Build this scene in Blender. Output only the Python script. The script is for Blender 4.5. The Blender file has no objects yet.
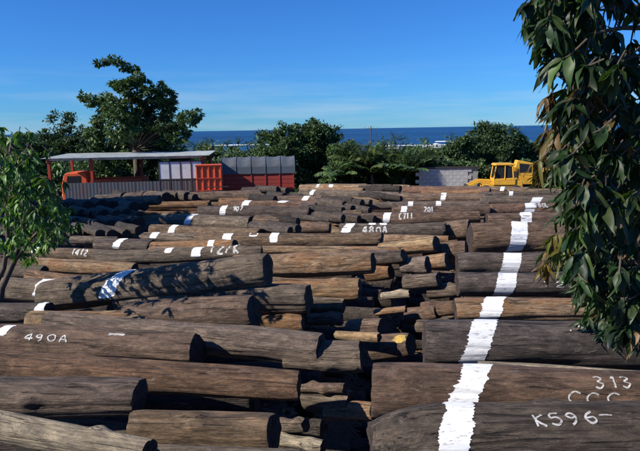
import bpy, bmesh, math, random
from mathutils import Vector, Matrix, noise, Quaternion
R = math.radians
rnd = random.Random(7)
S = bpy.context.scene
COL = S.collection

# ------------------------------------------------------------------ camera
CAMZ = 4.6
F = 600.0
cd = bpy.data.cameras.new('camera'); cam = bpy.data.objects.new('camera', cd); COL.objects.link(cam)
cd.sensor_width = 36; cd.lens = F / 640 * 36; cd.clip_end = 60000; cd.clip_start = 0.05
CM = Matrix.Translation((0, 0, CAMZ)) @ Matrix.Rotation(R(90 - 9.14), 4, 'X') @ Matrix.Rotation(R(-1.0), 4, 'Z')
cam.matrix_world = CM
S.camera = cam

# ------------------------------------------------------------------ light
SUN = Vector((-0.77, -0.28, 0.58)).normalized()       # towards the sun
el = math.asin(SUN.z); az = math.atan2(SUN.x, SUN.y)
w = bpy.data.worlds.new('World'); S.world = w; w.use_nodes = True
nt = w.node_tree; nt.nodes.clear()
out = nt.nodes.new('ShaderNodeOutputWorld'); bg = nt.nodes.new('ShaderNodeBackground')
sky = nt.nodes.new('ShaderNodeTexSky'); sky.sky_type = 'NISHITA'; sky.sun_disc = False
sky.sun_elevation = el; sky.sun_rotation = az; sky.altitude = 0; sky.air_density = 1.0; sky.dust_density = 0.0; sky.ozone_density = 6.0
tc = nt.nodes.new('ShaderNodeTexCoord'); sep = nt.nodes.new('ShaderNodeSeparateXYZ')
nt.links.new(tc.outputs['Generated'], sep.inputs[0])
mp = nt.nodes.new('ShaderNodeMapping'); mp.inputs['Scale'].default_value = (2.2, 2.2, 26)
mp.inputs['Rotation'].default_value = (0, R(-2), 0)
nt.links.new(tc.outputs['Generated'], mp.inputs[0])
nz = nt.nodes.new('ShaderNodeTexNoise'); nz.inputs['Scale'].default_value = 1.6; nz.inputs['Detail'].default_value = 5; nz.inputs['Roughness'].default_value = .55
nt.links.new(mp.outputs[0], nz.inputs['Vector'])
rp = nt.nodes.new('ShaderNodeValToRGB'); rp.color_ramp.elements[0].position = .44; rp.color_ramp.elements[1].position = .75
nt.links.new(nz.outputs[0], rp.inputs[0])
band = nt.nodes.new('ShaderNodeValToRGB')          # thin cirrus only low over the sea
b = band.color_ramp; b.elements[0].position = 0.0; b.elements[0].color = (.75, .75, .75, 1); b.elements[1].position = .11; b.elements[1].color = (0, 0, 0, 1)
e = b.elements.new(.035); e.color = (.65, .65, .65, 1)
nt.links.new(sep.outputs[2], band.inputs[0])
mu = nt.nodes.new('ShaderNodeMath'); mu.operation = 'MULTIPLY'
nt.links.new(rp.outputs[0], mu.inputs[0]); nt.links.new(band.outputs[0], mu.inputs[1])
mu2 = nt.nodes.new('ShaderNodeMath'); mu2.operation = 'MULTIPLY'; mu2.inputs[1].default_value = .75
nt.links.new(mu.outputs[0], mu2.inputs[0])
hs = nt.nodes.new('ShaderNodeHueSaturation'); hs.inputs['Saturation'].default_value = 1.0; hs.inputs['Value'].default_value = 1.0
tint = nt.nodes.new('ShaderNodeMix'); tint.data_type = 'RGBA'; tint.blend_type = 'MULTIPLY'; tint.inputs['Factor'].default_value = 1; tint.inputs['B'].default_value = (.37, .90, 1.6, 1)
nt.links.new(sky.outputs[0], tint.inputs['A']); nt.links.new(tint.outputs['Result'], hs.inputs['Color'])
mx = nt.nodes.new('ShaderNodeMix'); mx.data_type = 'RGBA'; mx.inputs['B'].default_value = (6, 7.6, 9.5, 1)
nt.links.new(mu2.outputs[0], mx.inputs['Factor']); nt.links.new(hs.outputs[0], mx.inputs['A'])
nt.links.new(mx.outputs['Result'], bg.inputs[0]); bg.inputs[1].default_value = 0.064
nt.links.new(bg.outputs[0], out.inputs[0])
sd = bpy.data.lights.new('sun', 'SUN'); sd.energy = 5.0; sd.angle = R(.5); sd.color = (1, .94, .84)
so = bpy.data.objects.new('sun', sd); COL.objects.link(so)
so.rotation_euler = (-SUN).to_track_quat('-Z', 'Y').to_euler(); so.location = (-20, -10, 30)
vs = S.view_settings; vs.view_transform = 'Standard'; vs.look = 'None'; vs.exposure = 0.4; vs.gamma = 1
S.cycles.max_bounces = 5

# ------------------------------------------------------------------ pixel helpers (photo pixels, 640 x 451)
RM = CM.to_3x3()
def ray(px, py):
    return RM @ Vector(((px - 320) / F, -(py - 225.5) / F, -1.0))
def atZ(px, py, z):
    d = ray(px, py); t = (z - CAMZ) / d.z
    return Vector((0, 0, CAMZ)) + d * t
def atY(px, py, Y):
    d = ray(px, py); return Vector((0, 0, CAMZ)) + d * (Y / d.y)
def lerp_table(tb, v):
    if v <= tb[0][0]: return tb[0][1]
    for (a, x), (b_, y) in zip(tb, tb[1:]):
        if v <= b_: return x + (y - x) * (v - a) / (b_ - a)
    return tb[-1][1]
DROP = [(183, 3.95), (190, 3.8), (197, 3.6), (213, 3.3), (250, 3.0), (290, 2.85), (385, 2.7), (451, 2.55)]
def zc(py): return CAMZ - lerp_table(DROP, py)
ZC = [(4.7, 2.05), (6.3, 1.9), (10.6, 1.75), (14.9, 1.6), (23.6, 1.3), (31.8, 1.0), (41.8, .66)]
def zcd(d): return lerp_table(ZC, d)
GR = [(-40, 3.0), (-8, 3.0), (0, 2.2), (3, 1.15), (6, 1.05), (10.6, .85), (14.9, .72), (23.6, .45), (31.8, .1), (42, -.45), (60, -1.3), (120, -3.4), (330, -9.6), (420, -13), (900, -30)]
def ground(y): return lerp_table(GR, y)
def gapc(y): return lerp_table([(4.7, .2), (7.6, .9), (10, 1.35), (12.8, 2.1), (17, 3.2), (20, 4)], y)
def gaphw(y): return lerp_table([(4.7, .3), (7.6, .6), (10, .9), (12.8, .85), (17, .7)], y)

# ------------------------------------------------------------------ materials
MATS = {}
def newmat(name):
    m = bpy.data.materials.new(name); m.use_nodes = True
    n = m.node_tree.nodes; return m, n, m.node_tree.links, n['Principled BSDF']
def node(n, t, **kw):
    x = n.new(t)
    for k, v in kw.items():
        if k in x.inputs: x.inputs[k].default_value = v
        else: setattr(x, k, v)
    return x
def ramp(n, stops):
    r = n.new('ShaderNodeValToRGB'); cr = r.color_ramp
    cr.elements[0].position, c = stops[0]; cr.elements[0].color = (*c, 1)
    cr.elements[1].position, c = stops[-1]; cr.elements[1].color = (*c, 1)
    for p, c in stops[1:-1]:
        e = cr.elements.new(p); e.color = (*c, 1)
    return r
def mixc(n, l, a, b_, f, mode='MIX'):
    m = n.new('ShaderNodeMix'); m.data_type = 'RGBA'; m.blend_type = mode
    for k, v in (('A', a), ('B', b_), ('Factor', f)):
        if isinstance(v, (int, float)): m.inputs[k].default_value = v
        elif isinstance(v, tuple): m.inputs[k].default_value = (*v, 1)
        else: l.new(v, m.inputs[k])
    return m.outputs['Result']
def paint(name, c, rough=.5, dirt=.35, metal=0, scale=3.0, dirtc=(.10, .07, .05), bump=.15):
    m, n, l, p = newmat(name)
    t = node(n, 'ShaderNodeTexCoord')
    a = node(n, 'ShaderNodeTexNoise', Scale=scale, Detail=6.0, Roughness=.65); l.new(t.outputs['Object'], a.inputs['Vector'])
    r = ramp(n, [(.42, (0, 0, 0)), (.75, (1, 1, 1))]); l.new(a.outputs[0], r.inputs[0])
    f = node(n, 'ShaderNodeMath', operation='MULTIPLY'); l.new(r.outputs[0], f.inputs[0]); f.inputs[1].default_value = dirt
    l.new(mixc(n, l, c, dirtc, f.outputs[0]), p.inputs['Base Color'])
    p.inputs['Roughness'].default_value = rough; p.inputs['Metallic'].default_value = metal
    bp = node(n, 'ShaderNodeBump', Strength=bump, Distance=.02); l.new(a.outputs[0], bp.inputs['Height']); l.new(bp.outputs[0], p.inputs['Normal'])
    MATS[name] = m; return m

def wood_mat():
    m, n, l, p = newmat('weathered_wood')
    t = node(n, 'ShaderNodeTexCoord'); oi = node(n, 'ShaderNodeObjectInfo')
    off = node(n, 'ShaderNodeVectorMath', operation='SCALE'); off.inputs['Scale'].default_value = 40
    cb = node(n, 'ShaderNodeCombineXYZ'); l.new(oi.outputs['Random'], cb.inputs[0]); l.new(oi.outputs['Random'], cb.inputs[1]); l.new(cb.outputs[0], off.inputs[0])
    ad = node(n, 'ShaderNodeVectorMath', operation='ADD'); l.new(t.outputs['Object'], ad.inputs[0]); l.new(off.outputs[0], ad.inputs[1])
    def mapped(s):
        q = node(n, 'ShaderNodeMapping'); q.inputs['Scale'].default_value = s; l.new(ad.outputs[0], q.inputs[0]); return q.outputs[0]
    def nz(s, sc, det=5, ro=.6, dist=0):
        a = node(n, 'ShaderNodeTexNoise', Scale=sc, Detail=det, Roughness=ro, Distortion=dist); l.new(mapped(s), a.inputs['Vector']); return a.outputs[0]
    grain = nz((.9, 4.5, 4.5), 2.2, 8, .72, .9)
    fine = nz((3.0, 20, 20), 2.0, 5, .75, .4)
    blot = nz((.8, 1.6, 1.6), 1.7, 6, .7, .6)
    blot2 = nz((1.1, 1.8, 1.8), 2.6, 8, .78, .6)
    crack = nz((.5, 15, 15), 1.6, 2, .5, 1.2)
    g1 = ramp(n, [(.28, (.42, .41, .42)), (.50, (1.0, .98, .95)), (.70, (1.75, 1.65, 1.55))]); l.new(grain, g1.inputs[0])
    c = mixc(n, l, oi.outputs['Color'], g1.outputs[0], 1.0, 'MULTIPLY')
    f1 = ramp(n, [(.3, (.5, .5, .5)), (.65, (1.45, 1.45, 1.45))]); l.new(fine, f1.inputs[0])
    c = mixc(n, l, c, f1.outputs[0], .8, 'MULTIPLY')
    # dark weather blotches
    d1 = ramp(n, [(.40, (.42, .42, .45)), (.56, (1, 1, 1))]); l.new(blot2, d1.inputs[0])
    c = mixc(n, l, c, d1.outputs[0], .75, 'MULTIPLY')
    pal = nz((1.2, 3, 3), 3.2, 8, .8, .8); p1 = ramp(n, [(.56, (0, 0, 0)), (.70, (.7, .7, .7))]); l.new(pal, p1.inputs[0])
    c = mixc(n, l, c, (.33, .28, .235), p1.outputs[0])
    # bare orange heartwood patches, amount = object alpha
    th = node(n, 'ShaderNodeMath', operation='ADD'); l.new(blot, th.inputs[0]); l.new(oi.outputs['Alpha'], th.inputs[1])
    s1 = ramp(n, [(.86, (0, 0, 0)), (.97, (1, 1, 1))]); 
    s0 = node(n, 'ShaderNodeMath', operation='SUBTRACT'); l.new(th.outputs[0], s0.inputs[0]); s0.inputs[1].default_value = .0
    l.new(s0.outputs[0], s1.inputs[0])
    oc = ramp(n, [(.35, (.16, .075, .04)), (.55, (.33, .19, .10)), (.72, (.52, .39, .25))]); l.new(fine, oc.inputs[0])
    c = mixc(n, l, c, oc.outputs[0], s1.outputs[0])
    # long drying cracks
    k1 = ramp(n, [(.33, (.12, .11, .11)), (.39, (1, 1, 1))]); l.new(crack, k1.inputs[0])
    c = mixc(n, l, c, k1.outputs[0], .62, 'MULTIPLY'); c = mixc(n, l, c, (1.03, 1.0, .94), 1.0, 'MULTIPLY')
    l.new(c, p.inputs['Base Color'])
    p.inputs['Roughness'].default_value = .78; p.inputs['Specular IOR Level'].default_value = .3
    h = node(n, 'ShaderNodeMath', operation='MULTIPLY_ADD'); l.new(grain, h.inputs[0]); h.inputs[1].default_value = 1.6; l.new(fine, h.inputs[2])
    h2 = node(n, 'ShaderNodeMath', operation='ADD'); l.new(h.outputs[0], h2.inputs[0]); l.new(k1.outputs[0], h2.inputs[1])
    bp = node(n, 'ShaderNodeBump', Strength=1.0, Distance=.03); l.new(h2.outputs[0], bp.inputs['Height']); l.new(bp.outputs[0], p.inputs['Normal'])
    return m
WOOD = wood_mat()
def end_mat():
    m, n, l, p = newmat('sawn_end')
    t = node(n, 'ShaderNodeTexCoord'); sp = node(n, 'ShaderNodeSeparateXYZ'); l.new(t.outputs['Object'], sp.inputs[0])
    cb = node(n, 'ShaderNodeCombineXYZ'); l.new(sp.outputs[1], cb.inputs[1]); l.new(sp.outputs[2], cb.inputs[2])
    ln = node(n, 'ShaderNodeVectorMath', operation='LENGTH'); l.new(cb.outputs[0], ln.inputs[0])
    wv = node(n, 'ShaderNodeTexNoise', Scale=5.0, Detail=3.0); l.new(cb.outputs[0], wv.inputs['Vector'])
    ad = node(n, 'ShaderNodeMath', operation='MULTIPLY_ADD'); l.new(wv.outputs[0], ad.inputs[0]); ad.inputs[1].default_value = .12; l.new(ln.outputs['Value'], ad.inputs[2])
    sn = node(n, 'ShaderNodeMath', operation='MULTIPLY'); l.new(ad.outputs[0], sn.inputs[0]); sn.inputs[1].default_value = 190
    si = node(n, 'ShaderNodeMath', operation='SINE'); l.new(sn.outputs[0], si.inputs[0])
    r = ramp(n, [(0, (.028, .018, .014)), (1, (.055, .034, .024))]); l.new(si.outputs[0], r.inputs[0])
    v = node(n, 'ShaderNodeTexVoronoi', Scale=7.0, feature='DISTANCE_TO_EDGE'); l.new(cb.outputs[0], v.inputs['Vector'])
    k = ramp(n, [(0, (.15, .15, .15)), (.05, (1, 1, 1))]); l.new(v.outputs[0], k.inputs[0])
    l.new(mixc(n, l, r.outputs[0], k.outputs[0], .8, 'MULTIPLY'), p.inputs['Base Color'])
    p.inputs['Roughness'].default_value = .9
    return m
ENDM = end_mat()
def white_paint():
    m, n, l, p = newmat('white_paint')
    t = node(n, 'ShaderNodeTexCoord'); q = node(n, 'ShaderNodeMapping'); q.inputs['Scale'].default_value = (3, 16, 16); l.new(t.outputs['Object'], q.inputs[0])
    a = node(n, 'ShaderNodeTexNoise', Scale=3.0, Detail=6.0, Roughness=.7); l.new(q.outputs[0], a.inputs['Vector'])
    r = ramp(n, [(.33, (.24, .20, .17)), (.43, (.80, .80, .79)), (.9, (.86, .86, .86))]); l.new(a.outputs[0], r.inputs[0]); l.new(r.outputs[0], p.inputs['Base Color'])
    p.inputs['Roughness'].default_value = .65
    bp = node(n, 'ShaderNodeBump', Strength=.6, Distance=.012); l.new(a.outputs[0], bp.inputs['Height']); l.new(bp.outputs[0], p.inputs['Normal'])
    return m
WHITE = white_paint(); WORN = white_paint(); _r = [x for x in WORN.node_tree.nodes if x.type == 'VALTORGB'][0].color_ramp; _r.elements[0].position = .36; _r.elements[1].position = .60; _r.elements[1].color = (.66, .65, .62, 1); _r.elements[2].color = (.78, .78, .76, 1)
YMARK = paint('yellow_marking', (.50, .33, .06), .8, .8, scale=14)
def leaf_mat(name, trans=.35, rough=.5):
    m, n, l, p = newmat(name)
    at = node(n, 'ShaderNodeAttribute', attribute_name='tint')
    g = node(n, 'ShaderNodeNewGeometry')
    a = node(n, 'ShaderNodeTexNoise', Scale=1.2, Detail=2.0); l.new(g.outputs['Position'], a.inputs['Vector'])
    r = ramp(n, [(.35, (.7, .75, .7)), (.65, (1.3, 1.25, 1.1))]); l.new(a.outputs[0], r.inputs[0])
    c = mixc(n, l, at.outputs['Color'], r.outputs[0], 1.0, 'MULTIPLY')
    oi = node(n, 'ShaderNodeObjectInfo'); vr = ramp(n, [(0, (.6, .7, .6)), (1, (1.45, 1.3, 1.2))]); l.new(oi.outputs['Random'], vr.inputs[0]); c = mixc(n, l, c, vr.outputs[0], 1.0 if name == 'leaf' else .3, 'MULTIPLY')
    sn = node(n, 'ShaderNodeTexNoise', Scale=38.0, Detail=4.0, Roughness=.7); l.new(g.outputs['Position'], sn.inputs['Vector'])
    sr = ramp(n, [(.62, (0, 0, 0)), (.72, (.75, .75, .75))]); l.new(sn.outputs[0], sr.inputs[0]); c = mixc(n, l, c, (.10, .06, .025), sr.outputs[0])
    l.new(c, p.inputs['Base Color']); p.inputs['Roughness'].default_value = rough
    p.inputs['Specular IOR Level'].default_value = .45
    tr = node(n, 'ShaderNodeBsdfTranslucent'); c2 = mixc(n, l, c, (1.3, 1.5, .5), 1.0, 'MULTIPLY'); l.new(c2, tr.inputs['Color'])
    mxs = node(n, 'ShaderNodeMixShader'); mxs.inputs[0].default_value = trans
    l.new(p.outputs[0], mxs.inputs[1]); l.new(tr.outputs[0], mxs.inputs[2]); l.new(mxs.outputs[0], n['Material Output'].inputs[0])
    return m
LEAF = leaf_mat('leaf', .3); FARLEAF = leaf_mat('far_leaf', .15, .6)
BARK = paint('bark', (.10, .075, .055), .9, .6, scale=8, dirtc=(.03, .025, .02), bump=.8)

# ------------------------------------------------------------------ object helpers
def link(o, parent=None):
    COL.objects.link(o)
    if parent: o.parent = parent
    return o
def mesh_obj(name, vs_, fs, mat, parent=None, smooth=False, mi=None):
    me = bpy.data.meshes.new(name); me.from_pydata([tuple(v) for v in vs_], [], fs)
    for m in (mat if isinstance(mat, list) else [mat]): me.materials.append(m)
    if mi: me.polygons.foreach_set('material_index', mi)
    if smooth: me.polygons.foreach_set('use_smooth', [True] * len(me.polygons))
    me.update(); return link(bpy.data.objects.new(name, me), parent)
def tag(o, label=None, cat=None, group=None, kind=None):
    for k, v in (('label', label), ('category', cat), ('group', group), ('kind', kind)):
        if v: o[k] = v
    return o
def empty(name, loc=(0, 0, 0), rz=0, label=None, cat=None, group=None):
    o = bpy.data.objects.new(name, None); o.empty_display_size = .2; link(o); o.location = loc; o.rotation_euler = (0, 0, rz)
    return tag(o, label, cat, group)
class MB:
    def __init__(s): s.v = []; s.f = []
    def box(s, c, d, M=None):
        x, y, z = (a / 2 for a in d); k = len(s.v); c = Vector(c)
        for p in ((-x, -y, -z), (x, -y, -z), (x, y, -z), (-x, y, -z), (-x, -y, z), (x, -y, z), (x, y, z), (-x, y, z)):
            q = Vector(p); q = (M @ q if M else q) + c; s.v.append(q)
        s.f += [tuple(k + i for i in f) for f in ((0, 3, 2, 1), (4, 5, 6, 7), (0, 1, 5, 4), (1, 2, 6, 5), (2, 3, 7, 6), (3, 0, 4, 7))]; return s
    def prism(s, pts, y0, y1):                      # pts: (x, z) outline, extruded along y
        k = len(s.v); n_ = len(pts)
        s.v += [Vector((x, y0, z)) for x, z in pts] + [Vector((x, y1, z)) for x, z in pts]
        s.f += [tuple(k + i for i in range(n_)), tuple(k + n_ + i for i in reversed(range(n_)))]
        s.f += [(k + (i + 1) % n_, k + i, k + n_ + i, k + n_ + (i + 1) % n_) for i in range(n_)]; return s
    def tube(s, pts, rs, n_=10, cap=True):
        k = len(s.v); pts = [Vector(p) for p in pts]
        for i, p in enumerate(pts):
            d = (pts[min(i + 1, len(pts) - 1)] - pts[max(i - 1, 0)]).normalized()
            a = d.cross(Vector((0, 0, 1)) if abs(d.z) < .9 else Vector((1, 0, 0))).normalized(); b_ = d.cross(a)
            r = rs[i] if isinstance(rs, (list, tuple)) else rs
            for j in range(n_):
                t = 2 * math.pi * j / n_; s.v.append(p + (a * math.cos(t) + b_ * math.sin(t)) * r)
        for i in range(len(pts) - 1):
            for j in range(n_):
                s.f.append((k + i * n_ + j, k + i * n_ + (j + 1) % n_, k + (i + 1) * n_ + (j + 1) % n_, k + (i + 1) * n_ + j))
        if cap:
            s.f.append(tuple(k + j for j in reversed(range(n_)))); s.f.append(tuple(k + (len(pts) - 1) * n_ + j for j in range(n_)))
        return s
    def build(s, name, mat, parent=None, bevel=0, smooth=False):
        o = mesh_obj(name, s.v, s.f, mat, parent, smooth)
        if bevel:
            md = o.modifiers.new('bevel', 'BEVEL'); md.width = bevel; md.segments = 2; md.limit_method = 'ANGLE'
        return o

# ------------------------------------------------------------------ terrain and sea
def terrain():
    ys = [-40 + i * 2 for i in range(16)] + [-8 + i * .4 for i in range(131)] + [44.5 + i * 3 for i in range(40)] + [165 + i * 12 for i in range(30)] + [560, 900]
    xs = [-4000, -1500, -600, -300, -150, -90, -60] + [-45 + i * .6 for i in range(151)] + [60, 90, 150, 300, 600, 1500, 4000]
    v = []
    for y in ys:
        for x in xs:
            z = ground(y)
            if abs(x) < 70 and y < 70: z += .07 * noise.noise((x * .5, y * .5, 0)) + .035 * noise.noise((x * 2.1, y * 2.1, 3))
            if 2 < y < 19:
                q = (x - gapc(y)) / (gaphw(y) + .55)
                z -= 1.15 * math.exp(-q ** 4) * min(1, (19 - y) / 3)
            if abs(x) < 70 and y < 70: pass
            elif y < 330: z += 1.0 * noise.noise((x * .02, y * .02, 5)) * min(1, (y - 40) / 60)
            v.append((x, y, z))
    n_ = len(xs); f = [(j * n_ + i, j * n_ + i + 1, (j + 1) * n_ + i + 1, (j + 1) * n_ + i) for j in range(len(ys) - 1) for i in range(n_ - 1)]
    m, n, l, p = newmat('bare_earth')
    g = node(n, 'ShaderNodeNewGeometry')
    a = node(n, 'ShaderNodeTexNoise', Scale=.7, Detail=8.0, Roughness=.7); l.new(g.outputs['Position'], a.inputs['Vector'])
    b2 = node(n, 'ShaderNodeTexNoise', Scale=14.0, Detail=5.0, Roughness=.75); l.new(g.outputs['Position'], b2.inputs['Vector'])
    r = ramp(n, [(.3, (.05, .035, .025)), (.55, (.10, .072, .05)), (.7, (.17, .125, .085))]); l.new(a.outputs[0], r.inputs[0])
    r2 = ramp(n, [(.3, (.5, .5, .5)), (.7, (1.4, 1.35, 1.3))]); l.new(b2.outputs[0], r2.inputs[0])
    c = mixc(n, l, r.outputs[0], r2.outputs[0], 1.0, 'MULTIPLY')
    sp = node(n, 'ShaderNodeSeparateXYZ'); l.new(g.outputs['Position'], sp.inputs[0])
    mr = node(n, 'ShaderNodeMapRange'); mr.inputs[1].default_value = 47; mr.inputs[2].default_value = 58; l.new(sp.outputs[1], mr.inputs[0])
    c = mixc(n, l, c, (.035, .06, .02), mr.outputs[0])
    l.new(c, p.inputs['Base Color']); p.inputs['Roughness'].default_value = .95
    bp = node(n, 'ShaderNodeBump', Strength=.8, Distance=.03); l.new(b2.outputs[0], bp.inputs['Height']); l.new(bp.outputs[0], p.inputs['Normal'])
    tag(mesh_obj('ground', v, f, m, smooth=True), 'brown earth of the log yard sloping down towards the sea', kind='structure')
terrain()
def sea():
    m, n, l, p = newmat('sea_water')
    g = node(n, 'ShaderNodeNewGeometry'); q = node(n, 'ShaderNodeMapping'); q.inputs['Scale'].default_value = (.02, .07, .05); l.new(g.outputs['Position'], q.inputs[0])
    a = node(n, 'ShaderNodeTexNoise', Scale=1.0, Detail=8.0, Roughness=.65); l.new(q.outputs[0], a.inputs['Vector'])
    q2 = node(n, 'ShaderNodeMapping'); q2.inputs['Scale'].default_value = (.0012, .004, .05); l.new(g.outputs['Position'], q2.inputs[0])
    a2 = node(n, 'ShaderNodeTexNoise', Scale=1.0, Detail=4.0); l.new(q2.outputs[0], a2.inputs['Vector'])
    r = ramp(n, [(.35, (.006, .035, .10)), (.65, (.012, .07, .17))]); l.new(a2.outputs[0], r.inputs[0])
    l.new(r.outputs[0], p.inputs['Base Color']); p.inputs['Roughness'].default_value = .35; p.inputs['Specular IOR Level'].default_value = .35
    bp = node(n, 'ShaderNodeBump', Strength=1.0, Distance=6.0); l.new(a.outputs[0], bp.inputs['Height']); l.new(bp.outputs[0], p.inputs['Normal'])
    mesh = [(-50000, 300, -9), (50000, 300, -9), (50000, 50000, -9), (-50000, 50000, -9)]
    tag(mesh_obj('sea', mesh, [(0, 1, 2, 3)], m), 'deep blue sea out to the horizon', kind='structure')
    v = []; f = []
    foam = paint('foam', (.85, .88, .9), .8, .1, scale=.3)
    for row, (y0, th) in enumerate([(450, 7), (560, 7)]):
        x = -700
        while x < 800:
            L = rnd.uniform(15, 80); n_ = 12; k = len(v)
            for i in range(n_ + 1):
                t = i / n_; X = x + L * t; yy = y0 + 6 * noise.noise((X * .01, row, 0)); hw = th * .28 * math.sin(math.pi * t) ** .5 * (0.7 + .5 * noise.noise((X * .1, row, 4))) + .05
                v += [(X, yy - hw, -8.9), (X, yy, -8.3), (X, yy + hw, -8.9)]
            for i in range(n_):
                a_ = k + i * 3; f += [(a_, a_ + 3, a_ + 4, a_ + 1), (a_ + 1, a_ + 4, a_ + 5, a_ + 2)]
            x += L + rnd.uniform(15, 150) * (1 + row)
    tag(mesh_obj('surf', v, f, foam), 'white surf breaking along the shore', kind='stuff')
sea()

# ------------------------------------------------------------------ logs
TONE = {'shade_dark': ((.055, .045, .04), .05),  # rgb, bare-wood amount; this darkest tone has shade painted in
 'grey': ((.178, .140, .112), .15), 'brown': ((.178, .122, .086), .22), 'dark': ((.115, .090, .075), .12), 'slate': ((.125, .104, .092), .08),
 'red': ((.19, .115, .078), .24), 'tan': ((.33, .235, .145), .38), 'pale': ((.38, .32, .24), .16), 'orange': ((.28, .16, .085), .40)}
FONT = {
 '0': [[(.5, 1), (.15, .8), (.05, .5), (.2, .1), (.5, 0), (.85, .2), (.95, .5), (.8, .85), (.5, 1)]],
 '1': [[(.3, .8), (.55, 1), (.5, 0)]],
 '2': [[(.1, .8), (.4, 1), (.8, .85), (.75, .55), (.1, .05), (.95, 0)]],
 '3': [[(.1, .9), (.5, 1), (.85, .8), (.45, .55), (.9, .3), (.55, 0), (.1, .1)]],
 '4': [[(.6, 0), (.65, 1), (.05, .35), (.95, .38)]],
 '5': [[(.85, 1), (.25, .95), (.15, .55), (.6, .6), (.9, .3), (.55, 0), (.1, .1)]],
 '6': [[(.75, 1), (.25, .7), (.1, .3), (.45, 0), (.85, .2), (.7, .5), (.2, .4)]],
 '7': [[(.05, .95), (.9, 1), (.4, 0)]],
 '8': [[(.5, .52), (.15, .75), (.5, 1), (.85, .75), (.5, .52), (.1, .25), (.5, 0), (.9, .25), (.5, .52)]],
 '9': [[(.8, .65), (.45, .5), (.15, .75), (.5, 1), (.8, .8), (.75, .3), (.4, 0)]],
 'K': [[(.15, 1), (.2, 0)], [(.85, 1), (.2, .5), (.9, 0)]],
 'L': [[(.2, 1), (.15, .02), (.85, .05)]], 'A': [[(.05, 0), (.5, 1), (.9, 0)], [(.2, .4), (.8, .4)]],
 'C': [[(.9, .85), (.5, 1), (.1, .6), (.15, .2), (.5, 0), (.9, .15)]], 'Y': [[(.1, 1), (.5, .5), (.9, 1)], [(.5, .5), (.45, 0)]],
 '/': [[(.1, 0), (.9, 1)]], '.': [[(.4, .05), (.55, .1)]], '-': [[(0, .5), (.5, .55), (1, .5)]], ' ': []}
LOGDBG = []
class Log:
    def __init__(s, P0, P1, D, seed, bend=.03, flute=.085, wob=.13, lround=0):
        s.lround = lround
        s.P0, s.P1 = P0, P1; ax = P1 - P0; s.L = ax.length; s.R = D / 2; s.seed = seed
        X = ax.normalized(); Y = Vector((-X.y, X.x, 0)).normalized(); Z = X.cross(Y)
        s.M = Matrix((X, Y, Z)).transposed().to_4x4(); s.M.translation = (P0 + P1) / 2
        q = random.Random(seed); s.tap = q.uniform(-.13, .13); s.b1 = q.uniform(-1, 1) * bend; s.b2 = q.uniform(-.6, .6) * bend; s.flute = flute; s.wob = wob
        s.k = [q.uniform(0, 90) for _ in range(3)]; s.e = [q.uniform(-.12, .12) for _ in range(4)]; s.ov = q.uniform(0, 3.1); s.ova = q.uniform(0, .07)
        s.knots = [(q.uniform(.1, .9), q.uniform(-.4, 2.2), q.uniform(.06, .13)) for _ in range(q.choice([0, 1, 1, 2]))]
    def pt(s, t, th, off=0):
        x = (t - .5) * s.L
        cth, sth = math.cos(th), math.sin(th)
        r = s.R * (1 + s.tap * (t - .5) * 2)
        r *= 1 + s.ova * math.cos(2 * (th - s.ov)) + s.wob * noise.noise((x * .9 + s.k[0], cth * 1.1, sth * 1.1 + s.k[1]))
        r += s.R * s.flute * noise.noise((x * .5 + s.k[1], cth * 3.6 + s.k[2], sth * 3.6))
        r += s.R * s.flute * .35 * noise.noise((x * 2.6 + s.k[2], cth * 8, sth * 8))
        for kt, kh, kr in s.knots:
            dx = (x - (kt - .5) * s.L); da = ((th - kh + math.pi) % (2 * math.pi) - math.pi) * s.R
            r += .035 * math.exp(-(dx * dx + da * da) / (kr * kr))
        ed = min(t, 1 - t) * s.L
        if s.lround: r *= 1 - .42 * math.exp(-(t * s.L / s.lround) ** 1.2)
        r *= 1 - .05 * math.exp(-ed / .03)
        by = s.L * s.b1 * (math.sin(math.pi * t) - .6) * .6; bz = s.L * s.b2 * (math.sin(math.pi * t) - .6) * .5
        r += off
        ex = 0
        if t > .999: ex = s.R * (s.e[0] * cth + s.e[1] * sth) + .022 * noise.noise((cth * 1.6 + s.k[0], sth * 1.6, 2))
        elif t < .001: ex = s.R * (s.e[2] * cth + s.e[3] * sth) + .022 * noise.noise((cth * 1.6 + s.k[1], sth * 1.6, 7))
        return Vector((x + ex, by - cth * r, bz + sth * r))
    def build(s, name, nu=20, nv=30, parts=True):
        ts = [0, .004] + [(i + .5) / nu for i in range(nu)] + [.996, 1]
        v = [s.pt(t, 2 * math.pi * j / nv) for t in ts for j in range(nv)]
        f = [(i * nv + j, (i + 1) * nv + j, (i + 1) * nv + (j + 1) % nv, i * nv + (j + 1) % nv) for i in range(len(ts) - 1) for j in range(nv)]
        ends = []
        for i0 in (0, (len(ts) - 1) * nv):
            ring = v[i0:i0 + nv]; c = sum(ring, Vector()) / nv
            vv = list(ring); inn = [c + (p - c) * .55 + Vector((rnd.uniform(-.006, .006), 0, 0)) for p in ring]; vv += inn + [c]
            ff = []
            for j in range(nv):
                a_, b_ = j, (j + 1) % nv; q1 = (a_, b_, nv + b_, nv + a_); q2 = (nv + a_, nv + b_, 2 * nv)
                ff += [q1, q2] if i0 == 0 else [tuple(reversed(q1)), tuple(reversed(q2))]
            ends.append((vv, ff))
        if parts:
            o = mesh_obj(name, v, f, WOOD, smooth=True); o.matrix_world = s.M
            for vv, ff in ends: mesh_obj('cut_face', vv, ff, ENDM, o)
        else:
            mi = [0] * len(f)
            for vv, ff in ends:
                k = len(v); v = v + vv; f = f + [tuple(k + i for i in q) for q in ff]; mi += [1] * len(ff)
            o = mesh_obj(name, v, f, [WOOD, ENDM], smooth=True, mi=mi); o.matrix_world = s.M
        s.o = o; return o
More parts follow.
